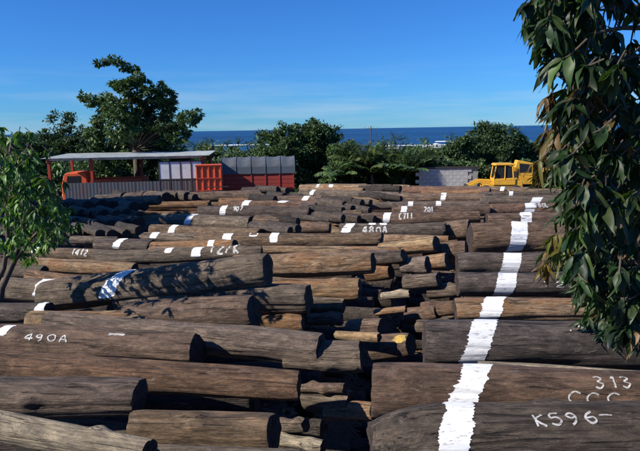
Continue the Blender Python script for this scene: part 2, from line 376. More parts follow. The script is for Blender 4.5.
    def tpix(s, px):                                 # where along the log a picture column falls
        lo, hi = 0, 1
        def col(t):
            q = CM.inverted() @ (s.M @ s.pt(t, .9)); return 320 + F * q.x / -q.z
        for _ in range(20):
            m = (lo + hi) / 2
            if col(m) < px: lo = m
            else: hi = m
        return (lo + hi) / 2
    def stripe(s, pxa, pxb, wpx, th0=-.35, th1=2.0, rag=.10, mat=None):
        """pxa: centre column at the bottom of the log, pxb: at its top"""
        ta, tb, hw = s.tpix(pxa), s.tpix(pxb), (s.tpix((pxa + pxb) / 2 + wpx / 2) - s.tpix((pxa + pxb) / 2 - wpx / 2)) / 2
        nth = max(12, int((th1 - th0) * s.R / .009)); nth = min(nth, 110); v = []; q = random.Random(s.seed + int(pxa)); hwm = max(hw, .02 / s.L)
        jl = jr = 0
        for i in range(nth + 1):
            a = i / nth; th = th0 + (th1 - th0) * a; cx = ta + (tb - ta) * min(1, a * 1.15)
            jl, jr = [(.8 * noise.noise((a * 4, sd_, pxa)) + .5 * noise.noise((a * 19, sd_ + 4, pxa)) + (q.uniform(0, .8) if q.random() < .07 else q.uniform(-.3, .3)) * sg_) * rag * hwm * 2.2 for sd_, sg_ in ((s.seed, -1), (s.seed + 30, 1))]
            fat = 1 if 1 < i < nth - 1 else .7
            for j in range(7):
                u = j / 6; t = cx + (-hwm * fat + jl) * (1 - u) + (hwm * fat + jr) * u
                v.append(s.pt(min(.995, max(.005, t)), th, .0045))
        f = [(i * 7 + j, i * 7 + j + 1, (i + 1) * 7 + j + 1, (i + 1) * 7 + j) for i in range(nth) for j in range(6)]
        mesh_obj('paint_stripe', v, f, mat or WHITE, s.o, smooth=True)
    def text(s, txt, pxa, pxb, thm, h, wid=.02, flip=False, slant=0, mat=None):
        """handwritten number from column pxa to pxb, centred at angle thm, h metres tall"""
        t0, t1 = s.tpix(pxa), s.tpix(pxb); n_ = len(txt); cw = (t1 - t0) / n_; v = []; f = []
        q = random.Random(len(txt) + int(pxa))
        for ci, ch in enumerate(txt):
            jt, jh = q.uniform(-.1, .1) * cw, q.uniform(-.08, .08) * h
            v, f = [], []
            for st in FONT[ch]:
                pts = []
                for k1 in range(len(st) - 1):
                    p0, p1, p2, p3 = st[max(0, k1 - 1)], st[k1], st[k1 + 1], st[min(len(st) - 1, k1 + 2)]
                    for k in range(6):
                        t_ = k / 6; pts.append(tuple(.5 * (2 * b1 + (c1 - a1) * t_ + (2 * a1 - 5 * b1 + 4 * c1 - d1) * t_ ** 2 + (-a1 + 3 * b1 - 3 * c1 + d1) * t_ ** 3) for a1, b1, c1, d1 in zip(p0, p1, p2, p3)))
                pts.append(st[-1]); P = []
                for x_, y_ in pts:
                    if flip: x_, y_ = 1 - x_, 1 - y_
                    u = t0 + jt + (ci + .1 + .75 * x_) * cw; th = thm + ((y_ - .5) * h + jh + slant * ci) / s.R
                    P.append((u * s.L, th * s.R))
                k0 = len(v)
                for i, (x_, y_) in enumerate(P):
                    a = P[max(0, i - 1)]; b_ = P[min(len(P) - 1, i + 1)]; dx, dy = b_[0] - a[0], b_[1] - a[1]; m_ = math.hypot(dx, dy) or 1
                    ww = wid * .5 * q.uniform(.75, 1.15)
                    for sg in (-1, 1): v.append(s.pt((x_ - sg * dy / m_ * ww) / s.L, (y_ + sg * dx / m_ * ww) / s.R, .0052))
                f += [(k0 + 2 * i, k0 + 2 * i + 1, k0 + 2 * i + 3, k0 + 2 * i + 2) for i in range(len(P) - 1)]
            if v: mesh_obj('painted_digit' if ch.isdigit() else 'painted_mark', v, f, mat or WORN, s.o)

NL = [0]
def log(x0, y0, x1, y1, D, tone, label, dz=0, stripes=(), texts=(), near=False, group=None, name='log', bend=.03, **kw):
    NL[0] += 1; seed = NL[0] * 13 + 5
    P0 = atZ(x0, y0, zc(y0) + dz); P1 = atZ(x1, y1, zc(y1) + dz)
    lim = {GL: -7 if x1 < 230 else -13, GM: -30, GF: -6}.get(group, 90)
    a = math.degrees(math.atan2(P1.y - P0.y, P1.x - P0.x))
    if a > lim:                                     # the sawn ends face the camera side: turn the log, its right end rests a little higher
        d_ = ray(x1, y1); tn = math.tan(R(lim)); q = (P0.y - tn * P0.x) / (d_.y - tn * d_.x); P1 = Vector((0, 0, CAMZ)) + d_ * q
    if group == GM and (P1 - P0).length < .6: P0 = P1 + (P0 - P1).normalized() * .6 + Vector((0, 0, -.04))
    if group == GM: D *= 1.2 if y0 < 370 else 1.0
    Dm = D / F * ((P0.y + P1.y) / 2) if D > 0 else -D
    lg = Log(P0, P1, Dm, seed, bend=bend * min(1, 3 / (P1 - P0).length), **kw)
    o = lg.build(name, *((70, 72) if near else (18, 26)))
    c, a = TONE[tone]; q = random.Random(seed); k = q.uniform(.88, 1.15)
    o.color = (c[0] * k, c[1] * k * q.uniform(.96, 1.04), c[2] * k * q.uniform(.93, 1.07), a)
    tag(o, label, 'log', group)
    LOGDBG.append((P0, P1, Dm / 2, label))
    for st in stripes: lg.stripe(*st)
    for tx in texts: lg.text(*tx[:5], **(tx[5] if len(tx) > 5 else {}))
    return lg
GL = 'logs in the left pile'; GR_ = 'logs in the right pile'; GM = 'cut ends in the dark gap between the piles'; GF = 'logs in the far rows'
# -- nearest left
log(-70, 415, 150, 453, 29, 'pale', 'pale grey barkless log sloping down at the bottom left corner', near=True, group=GL, dz=.12, bend=.02)
log(-70, 396, 139, 397, 42, 'grey', 'grey brown log with a black sawn end just above the pale log at bottom left', near=True, group=GL, bend=.01)
log(-70, 336, 198, 350, 34, 'brown', 'long brown log with white number 490A painted on its side', near=True, group=GL, bend=.015, stripes=[(2, 4, 10, .6, 1.7)], texts=[('490A', 26, 70, .62, .09), ('-', 106, 127, 1.15, .08, dict(wid=.05))])
log(-50, 364, 299, 386, 33, 'red', 'long reddish brown log squeezed between the numbered log and the grey one below', near=True, group=GL, bend=.01, dz=-.03)
log(48, 324, 321, 350, 31, 'grey', 'greyish log behind the 490A log, its sawn end above the reddish log end', near=True, group=GL, bend=.02)
log(135, 428, 274, 432, 40, 'brown', 'brown log at the bottom centre with a large black end', near=True, group=GL, dz=-.2, bend=.01)
log(90, 455, 300, 462, 26, 'grey', 'grey log only just showing along the bottom edge left of centre', near=True, group=GL, dz=-.2)
log(40, 425, 262, 447, 22, 'dark', 'dark thin log under the brown bottom centre log', near=True, group=GL, dz=-.45)
# -- middle left
log(45, 297, 268, 270, 34, 'grey', 'thick grey log with tree shadow and a shaded paint stripe across it', near=True, group=GL, bend=.01, stripes=[(106, 124, 15, -.3, 1.9)])
log(120, 301, 309, 298, 28, 'grey', 'smooth grey log under the thick tree-shadowed log, its end right of centre left', near=True, group=GL, bend=.01)
log(128, 318, 254, 311, 34, 'brown', 'brown log with scarred side and tall black end below the smooth grey log', near=True, group=GL, texts=[])
log(30, 322, 150, 322, 24, 'tan', 'pale tan log butt below the tree shadow at left', group=GL, dz=-.05)
log(-60, 285, 60, 292, 22, 'grey', 'grey log behind the thin tree trunks at the left edge', group=GL, stripes=[(40, 44, 12, -.3, 1.8)], dz=-.15)
log(-80, 316, 50, 312, 22, 'slate', 'dark log in shade under the left tree', group=GL, dz=-.05, stripes=[(38, 44, 14, -.3, 1.8)])
log(236, 267, 373, 263, 24, 'tan', 'bright tan log with orange heartwood showing, centre of the picture', near=True, group=GL)
log(268, 290, 360, 290, 24, 'tan', 'short flaky tan log directly below the bright tan log', near=True, group=GL, dz=-.06)
log(262, 323, 303, 323, 21, 'orange', 'stubby orange brown log between two black shadows', group=GL, dz=-.25)
log(300, 305, 344, 306, 17, 'grey', 'short grey log stub below the flaky tan log', group=GL, dz=-.25)
log(308, 319, 342, 319, 13, 'brown', 'thin brown stub under the short grey stub', group=GL, dz=-.45)
log(286, 357, 361, 357, 34, 'grey', 'cracked grey stub with pale flakes right of the long greyish log', near=True, group=GL, dz=-.15)
log(336, 335, 379, 338, 8, 'tan', 'thin tan pole above the cracked grey stub', group=GM, dz=-.3)
log(362, 328, 383, 329, 19, 'brown', 'brown stub standing out over the thin tan pole', group=GM, dz=-.45)
log(384, 345, 411, 344, 22, 'brown', 'stub with yellow paint mark on it in the dark gap', group=GM, dz=-.5, stripes=[(399, 400, 11, .45, 1.25, .3, YMARK)])
log(322, 398, 352, 404, 26, 'grey', 'round grey stub with blunt end low in the dark gap', near=True, group=GM, dz=-.45)
log(314, 386, 345, 388, 10, 'brown', 'thin brown pole resting over the round grey stub', group=GM, dz=-.25)
log(349, 409, 374, 411, 20, 'tan', 'short tan stub beside the lowest right log end', group=GM, dz=-.5)
log(284, 425, 306, 426, 13, 'grey', 'little grey stub right of the big black log end', group=GM, dz=-.5)
log(296, 440, 324, 446, 13, 'pale', 'pale splintered stub at the bottom of the gap', group=GM, dz=-.6)
# -- gap, upper
log(355, 260, 389, 259, 17, 'grey', 'grey stub just right of the bright tan log end', group=GM, dz=-.05)
log(372, 272, 391, 272, 13, 'orange', 'small orange stub under the grey stub right of the bright tan log', group=GM, dz=-.3)
log(402, 266, 428, 265, 14, 'grey', 'grey short log in the middle of the gap', group=GM, dz=-.1)
log(426, 262, 447, 261, 14, 'tan', 'short tan log with bare wood beside the grey one in the gap', group=GM, dz=-.1)
log(405, 283, 439, 280, 13, 'grey', 'tilted light grey log lying in the gap', group=GM, dz=-.2)
log(398, 294, 410, 294, 7, 'pale', 'tiny pale stub below the tilted grey log', group=GM, dz=-.4)
log(383, 310, 406, 309, 6, 'tan', 'thin tan stick in the dark middle of the gap', group=GM, dz=-.4)
log(421, 314, 438, 313, 14, 'brown', 'brown stub deep in the gap near the right pile', group=GM, dz=-.5)
log(431, 325, 452, 326, 11, 'grey', 'grey stub deep in the gap touching the right pile', group=GM, dz=-.5)
log(440, 308, 456, 308, 14, 'red', 'reddish stub against the left end of the patchy tan log', group=GM, dz=-.35)
log(445, 290, 459, 290, 11, 'grey', 'small grey stub against the left end of the slate log', group=GM, dz=-.3)
log(380, 250, 437, 244, 13, 'tan', 'sunlit tan log lying at the head of the gap', group=GM)
log(425, 252, 466, 249, 15, 'brown', 'brown log right of the tan log at the head of the gap', group=GM, dz=-.05)
log(446, 231, 470, 229, 17, 'brown', 'short brown log between the numbered log end and the right pile', group=GM)
log(340, 262, 404, 256, 10, 'dark', 'dark thin log behind the grey stubs in the gap', group=GM, dz=-.1)
# -- right pile
log(371, 443, 740, 436, 78, 'dark', 'biggest dark log at the bottom right with number K596 on it', near=True, group=GR_, bend=.004, flute=.05, lround=.22, stripes=[(434, 465, 31, -1.0, 1.9, .13)], texts=[('K596-', 532, 618, .98, .12, dict(wid=.019, slant=.014))])
log(372, 391, 740, 400, 54, 'brown', 'brown log with number 313 and a row of C marks, second from the bottom right', near=True, group=GR_, bend=.006, stripes=[(449, 481, 28, -1.0, 2.1, .13)], texts=[('313', 594, 634, 1.05, .14, dict(wid=.019)), ('CCC', 562, 622, .36, .11, dict(wid=.018))])
log(478, 373, 740, 388, 24, 'pale', 'light split slab lying on top of the brown 313 log', near=True, group=GR_, dz=.05, bend=.01)
log(424, 345, 740, 345, 50, 'slate', 'dark smooth log with a dotted number 9093, third from the bottom right', near=True, group=GR_, bend=.004, flute=.05, stripes=[(463, 492, 24, -1.0, 2.2, .12)], texts=[('.9093', 566, 628, 1.05, .10, dict(wid=.02))])
log(455, 310, 740, 312, 26, 'tan', 'patchy tan and orange log in the right pile', near=True, group=GR_, stripes=[(482, 499, 21, -1.0, 2.2, .12)])
log(457, 285, 740, 284, 26, 'slate', 'lower slate grey log with number 12.54 in the right pile', near=True, group=GR_, bend=.004, flute=.04, stripes=[(501, 510, 19, -1.0, 2.2, .08)], texts=[('12.54', 540, 600, .3, .10, dict(wid=.018))])
log(457, 264, 740, 262, 24, 'slate', 'upper slate grey log with a sharp square left end', near=True, group=GR_, bend=.004, flute=.04, stripes=[(507, 515, 18, -1.0, 2.2, .08)])
log(470, 239, 700, 236, 31, 'brown', 'brown log with a deep shadow line beneath it in the right pile', near=True, group=GR_, stripes=[(514, 523, 16, -.8, 2.2, .1)])
log(486, 222, 700, 218, 16, 'brown', 'thin brown log just above the deep shadowed one at right', group=GR_, stripes=[(525, 527, 11, -.3, 2.0)])
log(488, 211, 640, 208, 14, 'red', 'reddish log with white mark Y80L in the right pile', group=GR_, stripes=[(528, 532, 10, -.3, 2.0)], texts=[('Y80L', 534, 549, .9, .2, dict(wid=.05))])
log(478, 203, 640, 201, 10, 'grey', 'grey log behind the Y80L log', group=GR_, stripes=[(533, 540, 10, -.3, 2.0)])
log(470, 245, 740, 250, 14, 'dark', 'dark low log in the shadow line of the right pile', group=GR_, dz=-.3)
# -- middle distance, left to right
log(196, 241, 382, 239, 14, 'brown', 'long brown log with three white stripes in the middle rows', group=GL, stripes=[(227, 227, 9, -.1, 1.9), (253, 253, 8, .8, 1.9), (274, 274, 8, -.1, 1.9)], texts=[] )
log(384, 239, 448, 240, 9, 'tan', 'tan sliver of log right of the three stripe log', group=GL, dz=-.1)
log(150, 251, 400, 250, 9, 'tan', 'thin tan log running below the three stripe log', group=GL)
log(95, 259, 262, 252, 15, 'grey', 'grey log with white stripe and number 12/K', group=GL, stripes=[(196, 197, 9, -.2, 1.9), (168, 168, 7, .6, 1.9)], texts=[('12/K', 208, 241, 1.05, .26, dict(wid=.05))])
log(20, 252, 150, 258, 13, 'brown', 'brown log with white number 1412 near the left tree', group=GL, stripes=[(36, 37, 7, .2, 1.9)], texts=[('1412', 72, 89, .6, .16, dict(wid=.04))])
log(30, 264, 135, 270, 14, 'tan', 'tan log below the 1412 log at left', group=GL, dz=-.05)
log(-40, 268, 45, 272, 14, 'grey', 'grey log half hidden by the left tree leaves', group=GL)
log(30, 276, 90, 284, 14, 'red', 'reddish worn log left of the tree shadowed log', group=GL, dz=-.05)
log(97, 245, 152, 247, 15, 'dark', 'dark rounded log with one bold white stripe', group=GL, stripes=[(117, 121, 7, -.2, 1.9)])
log(144, 247, 236, 246, 12, 'orange', 'rough orange log with knobbly side behind the 12/K log', group=GL, stripes=[(211, 211, 6, -.2, 1.9)])
log(72, 240, 118, 241, 9, 'grey', 'small grey log behind the bold stripe log', group=GL)
log(163, 220, 251, 224, 15, 'grey', 'grey log with a white stripe near its left end, black right end', group=GL, stripes=[(188, 192, 6, -.3, 2.0)])
log(152, 230, 262, 235, 13, 'brown', 'brown log with a white stripe just under the grey striped log', group=GL, stripes=[(172, 174, 6, -.3, 2.0)])
log(134, 236, 245, 241, 10, 'grey', 'grey log with a small white stripe, leftmost of its row', group=GL, stripes=[(154, 155, 7, -.1, 2.0)])
log(256, 224, 283, 225, 18, 'brown', 'fat brown stub with black end above the three stripe log', group=GL)
log(200, 212, 310, 213, 13, 'dark', 'dark log with white stripe and small number 907', group=GL, stripes=[(223, 224, 6, -.3, 2.0)], texts=[('907', 233, 243, .8, .2, dict(wid=.05))])
log(228, 206, 316, 207, 11, 'red', 'reddish log with a white stripe above the 907 log', group=GL, stripes=[(245, 247, 7, -.2, 2.0), (281, 286, 8, .9, 1.9)])
log(300, 210, 316, 210, 15, 'grey', 'grey log stub with tall black end above the middle rows', group=GF)
log(302, 228, 330, 228, 12, 'brown', 'small brown log between two black log ends', group=GL)
log(344, 216, 362, 216, 12, 'brown', 'short brown stub in front of the black end cluster', group=GL)
log(362, 220, 480, 217, 13, 'brown', 'brown log with a tall white stripe in the middle rows', group=GL, stripes=[(386, 388, 7, -.3, 2.0)], texts=[('C711', 399, 413, .6, .2, dict(wid=.05))])
log(340, 231, 446, 230, 15, 'slate', 'slate log with white patch marks and a thin black right end', group=GL, stripes=[(345, 351, 9, -.1, 1.6), (372, 372, 7, 1, 1.9), (383, 383, 7, 1, 1.9)], texts=[('480A', 363, 388, .3, .2, dict(wid=.05))])
log(392, 212, 490, 211, 11, 'brown', 'brown log with two small white stripes stepping upward', group=GF, stripes=[(403, 405, 6, -.3, 2.0)], texts=[('201', 424, 434, .5, .2, dict(wid=.05))])
log(398, 206, 490, 205, 9, 'grey', 'grey log with one small white stripe behind the twin stripe log', group=GF, stripes=[(410, 411, 5, -.3, 2.0), (438, 439, 5, -.3, 2.0)])
log(380, 198, 486, 199, 10, 'brown', 'brown far log with a tall white stripe', group=GF, stripes=[(443, 444, 5, -.3, 2.0)])
log(250, 201, 352, 203, 12, 'brown', 'brown far log running behind the black end cluster', group=GF, stripes=[(305, 307, 6, .4, 2.0)])
log(300, 194, 400, 196, 9, 'grey', 'grey far log with a white stripe', group=GF, stripes=[(312, 313, 4, 0, 2.0)])
log(300, 188, 410, 189, 8, 'tan', 'tan far log along the tree line with a white speck stripe', group=GF, stripes=[(317, 318, 3, -.3, 2.0), (331, 331, 4, .4, 2.0)])
log(400, 190, 490, 192, 8, 'red', 'red brown far log in front of the pale block wall', group=GF)
log(60, 205, 160, 200, 10, 'grey', 'grey far log in front of the open shed', group=GF)
log(150, 199, 262, 195, 10, 'brown', 'brown far log below the orange truck', group=GF)
log(96, 199, 190, 194, 8, 'grey', 'grey far log right under the shed boards', group=GF)
log(505, 196, 620, 193, 9, 'dark', 'dark far log near the yellow digger', group=GF, stripes=[(502 + 8, 512, 4, -.3, 2)])
log(466, 189, 530, 190, 6, 'grey', 'grey far log lying at the foot of the yellow digger', group=GF, stripes=[(502, 503, 4, -.3, 2)])

# fillers: the lower layer of the piles, and the crowded far rows
shapes = []
for i in range(10):
    L_ = Log(Vector((-2, 0, 0)), Vector((2, 0, 0)), .5, 900 + i, bend=.012); o = L_.build('log', 14, 20, parts=False); shapes.append(o.data); COL.objects.unlink(o); bpy.data.objects.remove(o)
ORD = ['first', 'second', 'third', 'fourth', 'fifth', 'sixth', 'seventh', 'eighth', 'ninth', 'tenth', 'eleventh', 'twelfth', 'thirteenth', 'fourteenth', 'fifteenth', 'sixteenth', 'seventeenth', 'eighteenth', 'nineteenth', 'twentieth']
ORD += ['twenty-' + o for o in ORD[:9]] + ['thirtieth'] + ['thirty-' + o for o in ORD[:9]]
LOW = []
def filler(x, y, z, L, D, rz, tone, label, group):
    if group.startswith(('bottom', 'offcuts')):
        M = Matrix.Translation((x, y, z)) @ Matrix.Rotation(rz, 4, 'Z') @ Matrix.Rotation(rnd.uniform(0, 6.28), 4, 'X') @ Matrix.Diagonal((L / 4, D / .5, D / .5, 1))
        LOW.append((rnd.choice(shapes), M)); return
    o = bpy.data.objects.new('log', rnd.choice(shapes)); link(o)
    o.location = (x, y, z); o.rotation_euler = (rnd.uniform(0, 6.28), rnd.uniform(-.02, .02), rz); o.scale = (L / 4, D / .5, D / .5)
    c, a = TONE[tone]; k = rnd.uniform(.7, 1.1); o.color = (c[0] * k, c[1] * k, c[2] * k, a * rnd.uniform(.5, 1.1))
    tag(o, label, 'log', group)
d = 4.4; ri = 0
tones = ['brown', 'grey', 'dark', 'red', 'grey', 'slate']
while d < 17:
    g = gapc(d); hw = gaphw(d)
    z = zcd(d) - .62; on = ORD[ri]; ri += 1
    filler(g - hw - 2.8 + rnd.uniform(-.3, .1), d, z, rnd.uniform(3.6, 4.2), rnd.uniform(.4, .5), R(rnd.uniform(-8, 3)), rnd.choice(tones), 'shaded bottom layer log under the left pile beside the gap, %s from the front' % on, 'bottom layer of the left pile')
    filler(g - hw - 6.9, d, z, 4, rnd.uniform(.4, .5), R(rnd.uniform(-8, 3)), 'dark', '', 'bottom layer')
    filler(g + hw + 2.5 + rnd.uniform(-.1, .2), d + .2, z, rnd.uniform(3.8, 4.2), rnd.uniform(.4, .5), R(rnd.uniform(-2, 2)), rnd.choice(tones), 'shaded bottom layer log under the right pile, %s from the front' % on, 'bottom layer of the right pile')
    d += rnd.uniform(.62, .8) if d < 12 else rnd.uniform(.8, 1.0)
# cut ends stepping down both sides of the gap
d = 4.6; ri = 0
while d < 17.5:
    on = ORD[ri]; ri += 1
    g, hw = gapc(d), gaphw(d)
    for lv in (1,):
        z = zcd(d) - .6 - .5 * lv; L = rnd.uniform(1.3, 2.0)
        filler(g - hw + rnd.uniform(-.6, .0) + .15 * lv - L / 2, d + rnd.uniform(-.1, .1), z, L, rnd.uniform(.26, .44), R(rnd.uniform(-17, -9)), rnd.choice(['dark', 'slate', 'dark', 'shade_dark']), 'low short log at the left side of the gap, %s from the front' % on, 'short logs stacked beside the gap')  # darker tones paint the shade of the gap into these short logs
    L = rnd.uniform(1.3, 2); filler(g + hw + rnd.uniform(.05, .3) + L / 2, d + .2, zcd(d) - 1.0, L, rnd.uniform(.3, .44), R(rnd.uniform(-15, -6)), rnd.choice(['dark', 'slate', 'shade_dark']), 'short log half buried right of the gap, %s from the front' % on, 'short logs under the right pile')  # gap shade painted into the log tones on this side too
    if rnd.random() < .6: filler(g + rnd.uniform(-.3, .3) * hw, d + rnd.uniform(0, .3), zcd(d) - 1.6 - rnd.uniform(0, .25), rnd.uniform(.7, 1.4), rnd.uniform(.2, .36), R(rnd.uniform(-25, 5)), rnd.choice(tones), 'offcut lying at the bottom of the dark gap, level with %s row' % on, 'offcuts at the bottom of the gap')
    d += rnd.uniform(.65, .85)
# far rows
yy = 17.0; ri = -1
while yy < 42:
    ri += 1; ci_ = -1
    x = -yy * .56 + rnd.uniform(0, 2); xe = yy * .56
    while x < xe:
        L = rnd.uniform(2.6, 4.6)
        cx = x + L / 2
        sx = 320 + F * cx / yy
        lift = rnd.choice([0, 0, 0, .22, .35]) 
        if yy < 27: lift = -.14
        if sx < 175 and yy < 30: lift = -.2
        if not (yy > 36 and sx < 330) and not (yy > 37 and sx > 455):
            ci_ += 1; tn_ = rnd.choice(tones + ['tan', 'brown', 'red', 'orange'])
            filler(cx, yy + rnd.uniform(-.3, .3), zcd(yy) - .38 + lift, L, rnd.uniform(.34, .56), R(rnd.gauss(-9, 4)), tn_, '%s %s log, %s from left in the %s far row' % (('short' if L < 3.3 else 'long'), tn_, ORD[ci_], ORD[ri]), 'crowded far rows of logs')
        x += L + rnd.choice([.15, .4, .9, 1.5, 2.0])
    yy += rnd.uniform(1.0, 1.5)
# stacks turned towards the camera: their round sawn ends face away from the sun
V_, F_, MI_ = [], [], []
for me, M in LOW:
    k = len(V_); V_ += [M @ v.co for v in me.vertices]; F_ += [tuple(k + i for i in p.vertices) for p in me.polygons]; MI_ += [p.material_index for p in me.polygons]
o = mesh_obj('buried_logs', V_, F_, [WOOD, ENDM], smooth=True, mi=MI_); o.color = (.06, .048, .042, .05); tag(o, 'buried lower layer of logs under both piles', kind='stuff')  # log colour darkened to paint in the shade of the gap
def cluster(px0, px1, py0, py1, where, yaw=-50, st=9, lift=.12, Dk=1.0, rowh=8):
    py = py0; rw = -1
    while py <= py1:
        k = 0; rw += 1
        px = px0 + rnd.uniform(0, st * .6)
        while px <= px1:
            P = atZ(px, py + rnd.uniform(-1.5, 1.5), zc(py) + lift + rnd.uniform(-.08, .16)); a = R(yaw + rnd.uniform(-8, 8)); L = rnd.uniform(1.2, 1.9)
            D = st / F * P.y * rnd.uniform(.8, 1.15) * Dk
            filler(P.x - math.cos(a) * L / 2, P.y - math.sin(a) * L / 2, P.z, L, D, a, rnd.choice(['dark', 'slate', 'shade_dark', 'shade_dark']), 'black log end %s, %s along the %s row' % (where, ORD[k], ORD[rw]), 'stacked logs with their black ends turned to the camera'); k += 1  # tones darkened, part of the stack's shade is in the colour
            px += st * rnd.uniform(.85, 1.3)
        py += rowh
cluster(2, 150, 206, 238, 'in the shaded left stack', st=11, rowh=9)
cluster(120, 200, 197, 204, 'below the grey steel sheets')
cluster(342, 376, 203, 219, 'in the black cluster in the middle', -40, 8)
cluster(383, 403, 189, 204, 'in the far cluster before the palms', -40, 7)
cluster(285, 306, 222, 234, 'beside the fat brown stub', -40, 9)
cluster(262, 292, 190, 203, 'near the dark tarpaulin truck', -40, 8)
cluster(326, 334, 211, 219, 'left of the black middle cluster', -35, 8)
print('LOGS', NL[0], len([o for o in COL.objects if o.name.startswith('log')]))

def litter():
    v = []; f = []; q = random.Random(55)
    for _ in range(9000):
        y = q.uniform(4, 42) if q.random() < .6 else q.uniform(4, 17); x = q.uniform(-.6 * y, .6 * y) if q.random() < .6 else gapc(y) + q.gauss(0, gaphw(y))
        z = ground(y) + .07 * noise.noise((x * .5, y * .5, 0)) + .04
        if 2 < y < 19: z -= 1.15 * math.exp(-((x - gapc(y)) / (gaphw(y) + .55)) ** 4) * min(1, (19 - y) / 3)
        a = q.uniform(0, 6.28); L = q.uniform(.04, .22); W = q.uniform(.015, .05); c, s_ = math.cos(a), math.sin(a); t = q.uniform(-.3, .3) * L; k = len(v)
        for u, w_ in ((-1, -1), (1, -1), (1, 1), (-1, 1)): v.append((x + c * u * L / 2 - s_ * w_ * W, y + s_ * u * L / 2 + c * w_ * W, z + t * u))
        v.append((x, y, z + .03)); f += [(k, k + 1, k + 4), (k + 1, k + 2, k + 4), (k + 2, k + 3, k + 4), (k + 3, k, k + 4)]
    o = mesh_obj('bark_litter', v, f, WOOD); o.color = (.22, .15, .1, .2); tag(o, 'bark chips and splinters scattered on the earth', kind='stuff')
litter()

# ------------------------------------------------------------------ shed, trucks, diggers
RED = paint('red_paint', (.42, .045, .02), .5, .35); ORANGE = paint('orange_paint', (.75, .11, .03), .55, .4, scale=4)
DRED = paint('dark_red_boards', (.38, .04, .025), .7, .5); GREYT = paint('grey_tarp', (.085, .105, .125), .7, .4, scale=1.2)
DTARP = paint('dark_tarp', (.07, .08, .095), .7, .4); PANEL = paint('pale_panel', (.62, .66, .68), .6, .25)
STEEL = paint('blue_grey_steel', (.07, .085, .105), .7, .6, scale=1.8, dirtc=(.12, .06, .03)); ROOF = paint('sheet_roof', (.52, .57, .55), .8, .7, scale=1.5)
RUBBER = paint('rubber', (.018, .018, .018), .9, .5); GLASS = paint('dark_glass', (.02, .025, .03), .12, .1); YEL = paint('yellow_paint', (.78, .40, .03), .5, .45, scale=5)
CONC = paint('pale_concrete', (.34, .33, .31), .9, .5, scale=5); METAL = paint('dark_metal', (.06, .055, .05), .6, .5, metal=.4); LAMP = paint('lamp_glass', (.7, .65, .5), .2, .1)

def wheel(parent, x, y, r, w_=.28, hubm=None):
    o = MB().tube([(x, y - w_ / 2, r), (x, y - w_ / 2 + .04, r), (x, y + w_ / 2 - .04, r), (x, y + w_ / 2, r)], [r * .93, r, r, r * .93], 24).build('wheel', RUBBER, parent)
    sg = -1 if y < 0 else 1; yo = y + sg * (w_ / 2 + .012)
    MB().tube([(x, yo - sg * .02, r), (x, yo, r), (x, yo + sg * .03, r)], [r * .5, r * .5, r * .25], 16).build('hub', hubm or METAL, o)
    return o

def shed():
    zt = 2.92; A = atY(47, 158, 40.5); A.z = 0; rz = R(5)
    wd = 5.0; FR = atY(203, 155, 41.4); ln = (FR - A).length if 0 else math.hypot(FR.x - A.x, FR.y - A.y); g = ground(41) - .05
    r = empty('open_shed', (A.x, A.y, g), rz, 'long open shed with red corner posts and thin grey sheet roof', 'shed'); H = zt - g
    for x, y in ((0.06, .06), (0.06, wd - .06), (ln, .06), (ln, wd - .06), (ln / 2, wd - .06), (ln * .275, .06)):
        MB().box((x, y, H / 2), (.17, .17, H)).box((x, y, .03), (.4, .4, .06)).box((x, y, H - .2), (.3, .3, .1)).build('post', RED, r, .01)
    # corrugated roof sheets, each its own sheet
    for i in range(9):
        x0 = -.3 + i * (ln + .7) / 9; x1 = x0 + (ln + .7) / 9 + .04; mb = MB(); k = 0; n_ = 24; vs_ = []; fs = []
        for j in range(n_ + 1):
            x = x0 + (x1 - x0) * j / n_; zz = H + .06 + (.007 if j % 2 else -.007) + .006 * (i % 2)
            vs_ += [(x, -.35, zz), (x, wd + .3, zz + .12), (x, -.35, zz - .03), (x, wd + .3, zz + .09)]
        for j in range(n_):
            a = 4 * j; fs += [(a, a + 4, a + 5, a + 1), (a + 2, a + 3, a + 7, a + 6), (a, a + 2, a + 6, a + 4), (a + 1, a + 5, a + 7, a + 3)]
        mesh_obj('roof_sheet', vs_, fs, ROOF, r)
    MB().box((ln / 2, .02, H - .06), (ln, .08, .14)).build('beam', ROOF, r); MB().box((ln / 2, wd - .02, H - .03), (ln, .08, .14)).build('beam', STEEL, r)
    MB().box((.0, wd / 2, H - .08), (.08, wd - .2, .12)).build('beam', RED, r)
    return r, ln, wd, H, g
sh, ln, wd, H, g0 = shed()
# pale panels and steel side boards stand along the front of the shed
pp = empty('panel_screen', sh.location + Vector((0, 0, 0)), sh.rotation_euler.z, 'screen of four pale panels over blue grey steel sheets along the shed front', 'screen')
x0 = ln * .71; pw = (ln - x0 - .1) / 4
for i in range(4):
    MB().box((x0 + pw * (i + .5), -.12, 2.42), (pw - .07, .05, 1.15)).build('panel', PANEL, pp, .01)
fr = MB()
for i in range(5): fr.box((x0 + pw * i, -.13, 1.6), (.06, .08, 3.0))
fr.box((x0 + pw * 2, -.13, 3.04), (pw * 4, .07, .06)).box((x0 + pw * 2, -.13, 1.8), (pw * 4, .07, .06)); fr.build('frame', METAL, pp)
n_ = 8; xa = ln * .10
for i in range(n_):
    a = xa + (ln - xa) * i / n_; b2 = (ln - xa) / n_ - .03; mb = MB(); vs_ = []; fs = []
    for j in range(11):
        x = a + b2 * j / 10; y = -.15 + (.006 if j % 2 else -.006); vs_ += [(x, y, .1), (x, y, 1.72), (x, y + .02, .1), (x, y + .02, 1.72)]
    for j in range(10):
        k = 4 * j; fs += [(k, k + 4, k + 5, k + 1), (k + 2, k + 3, k + 7, k + 6), (k + 1, k + 5, k + 7, k + 3)]
    mesh_obj('steel_sheet', vs_, fs, STEEL, pp)

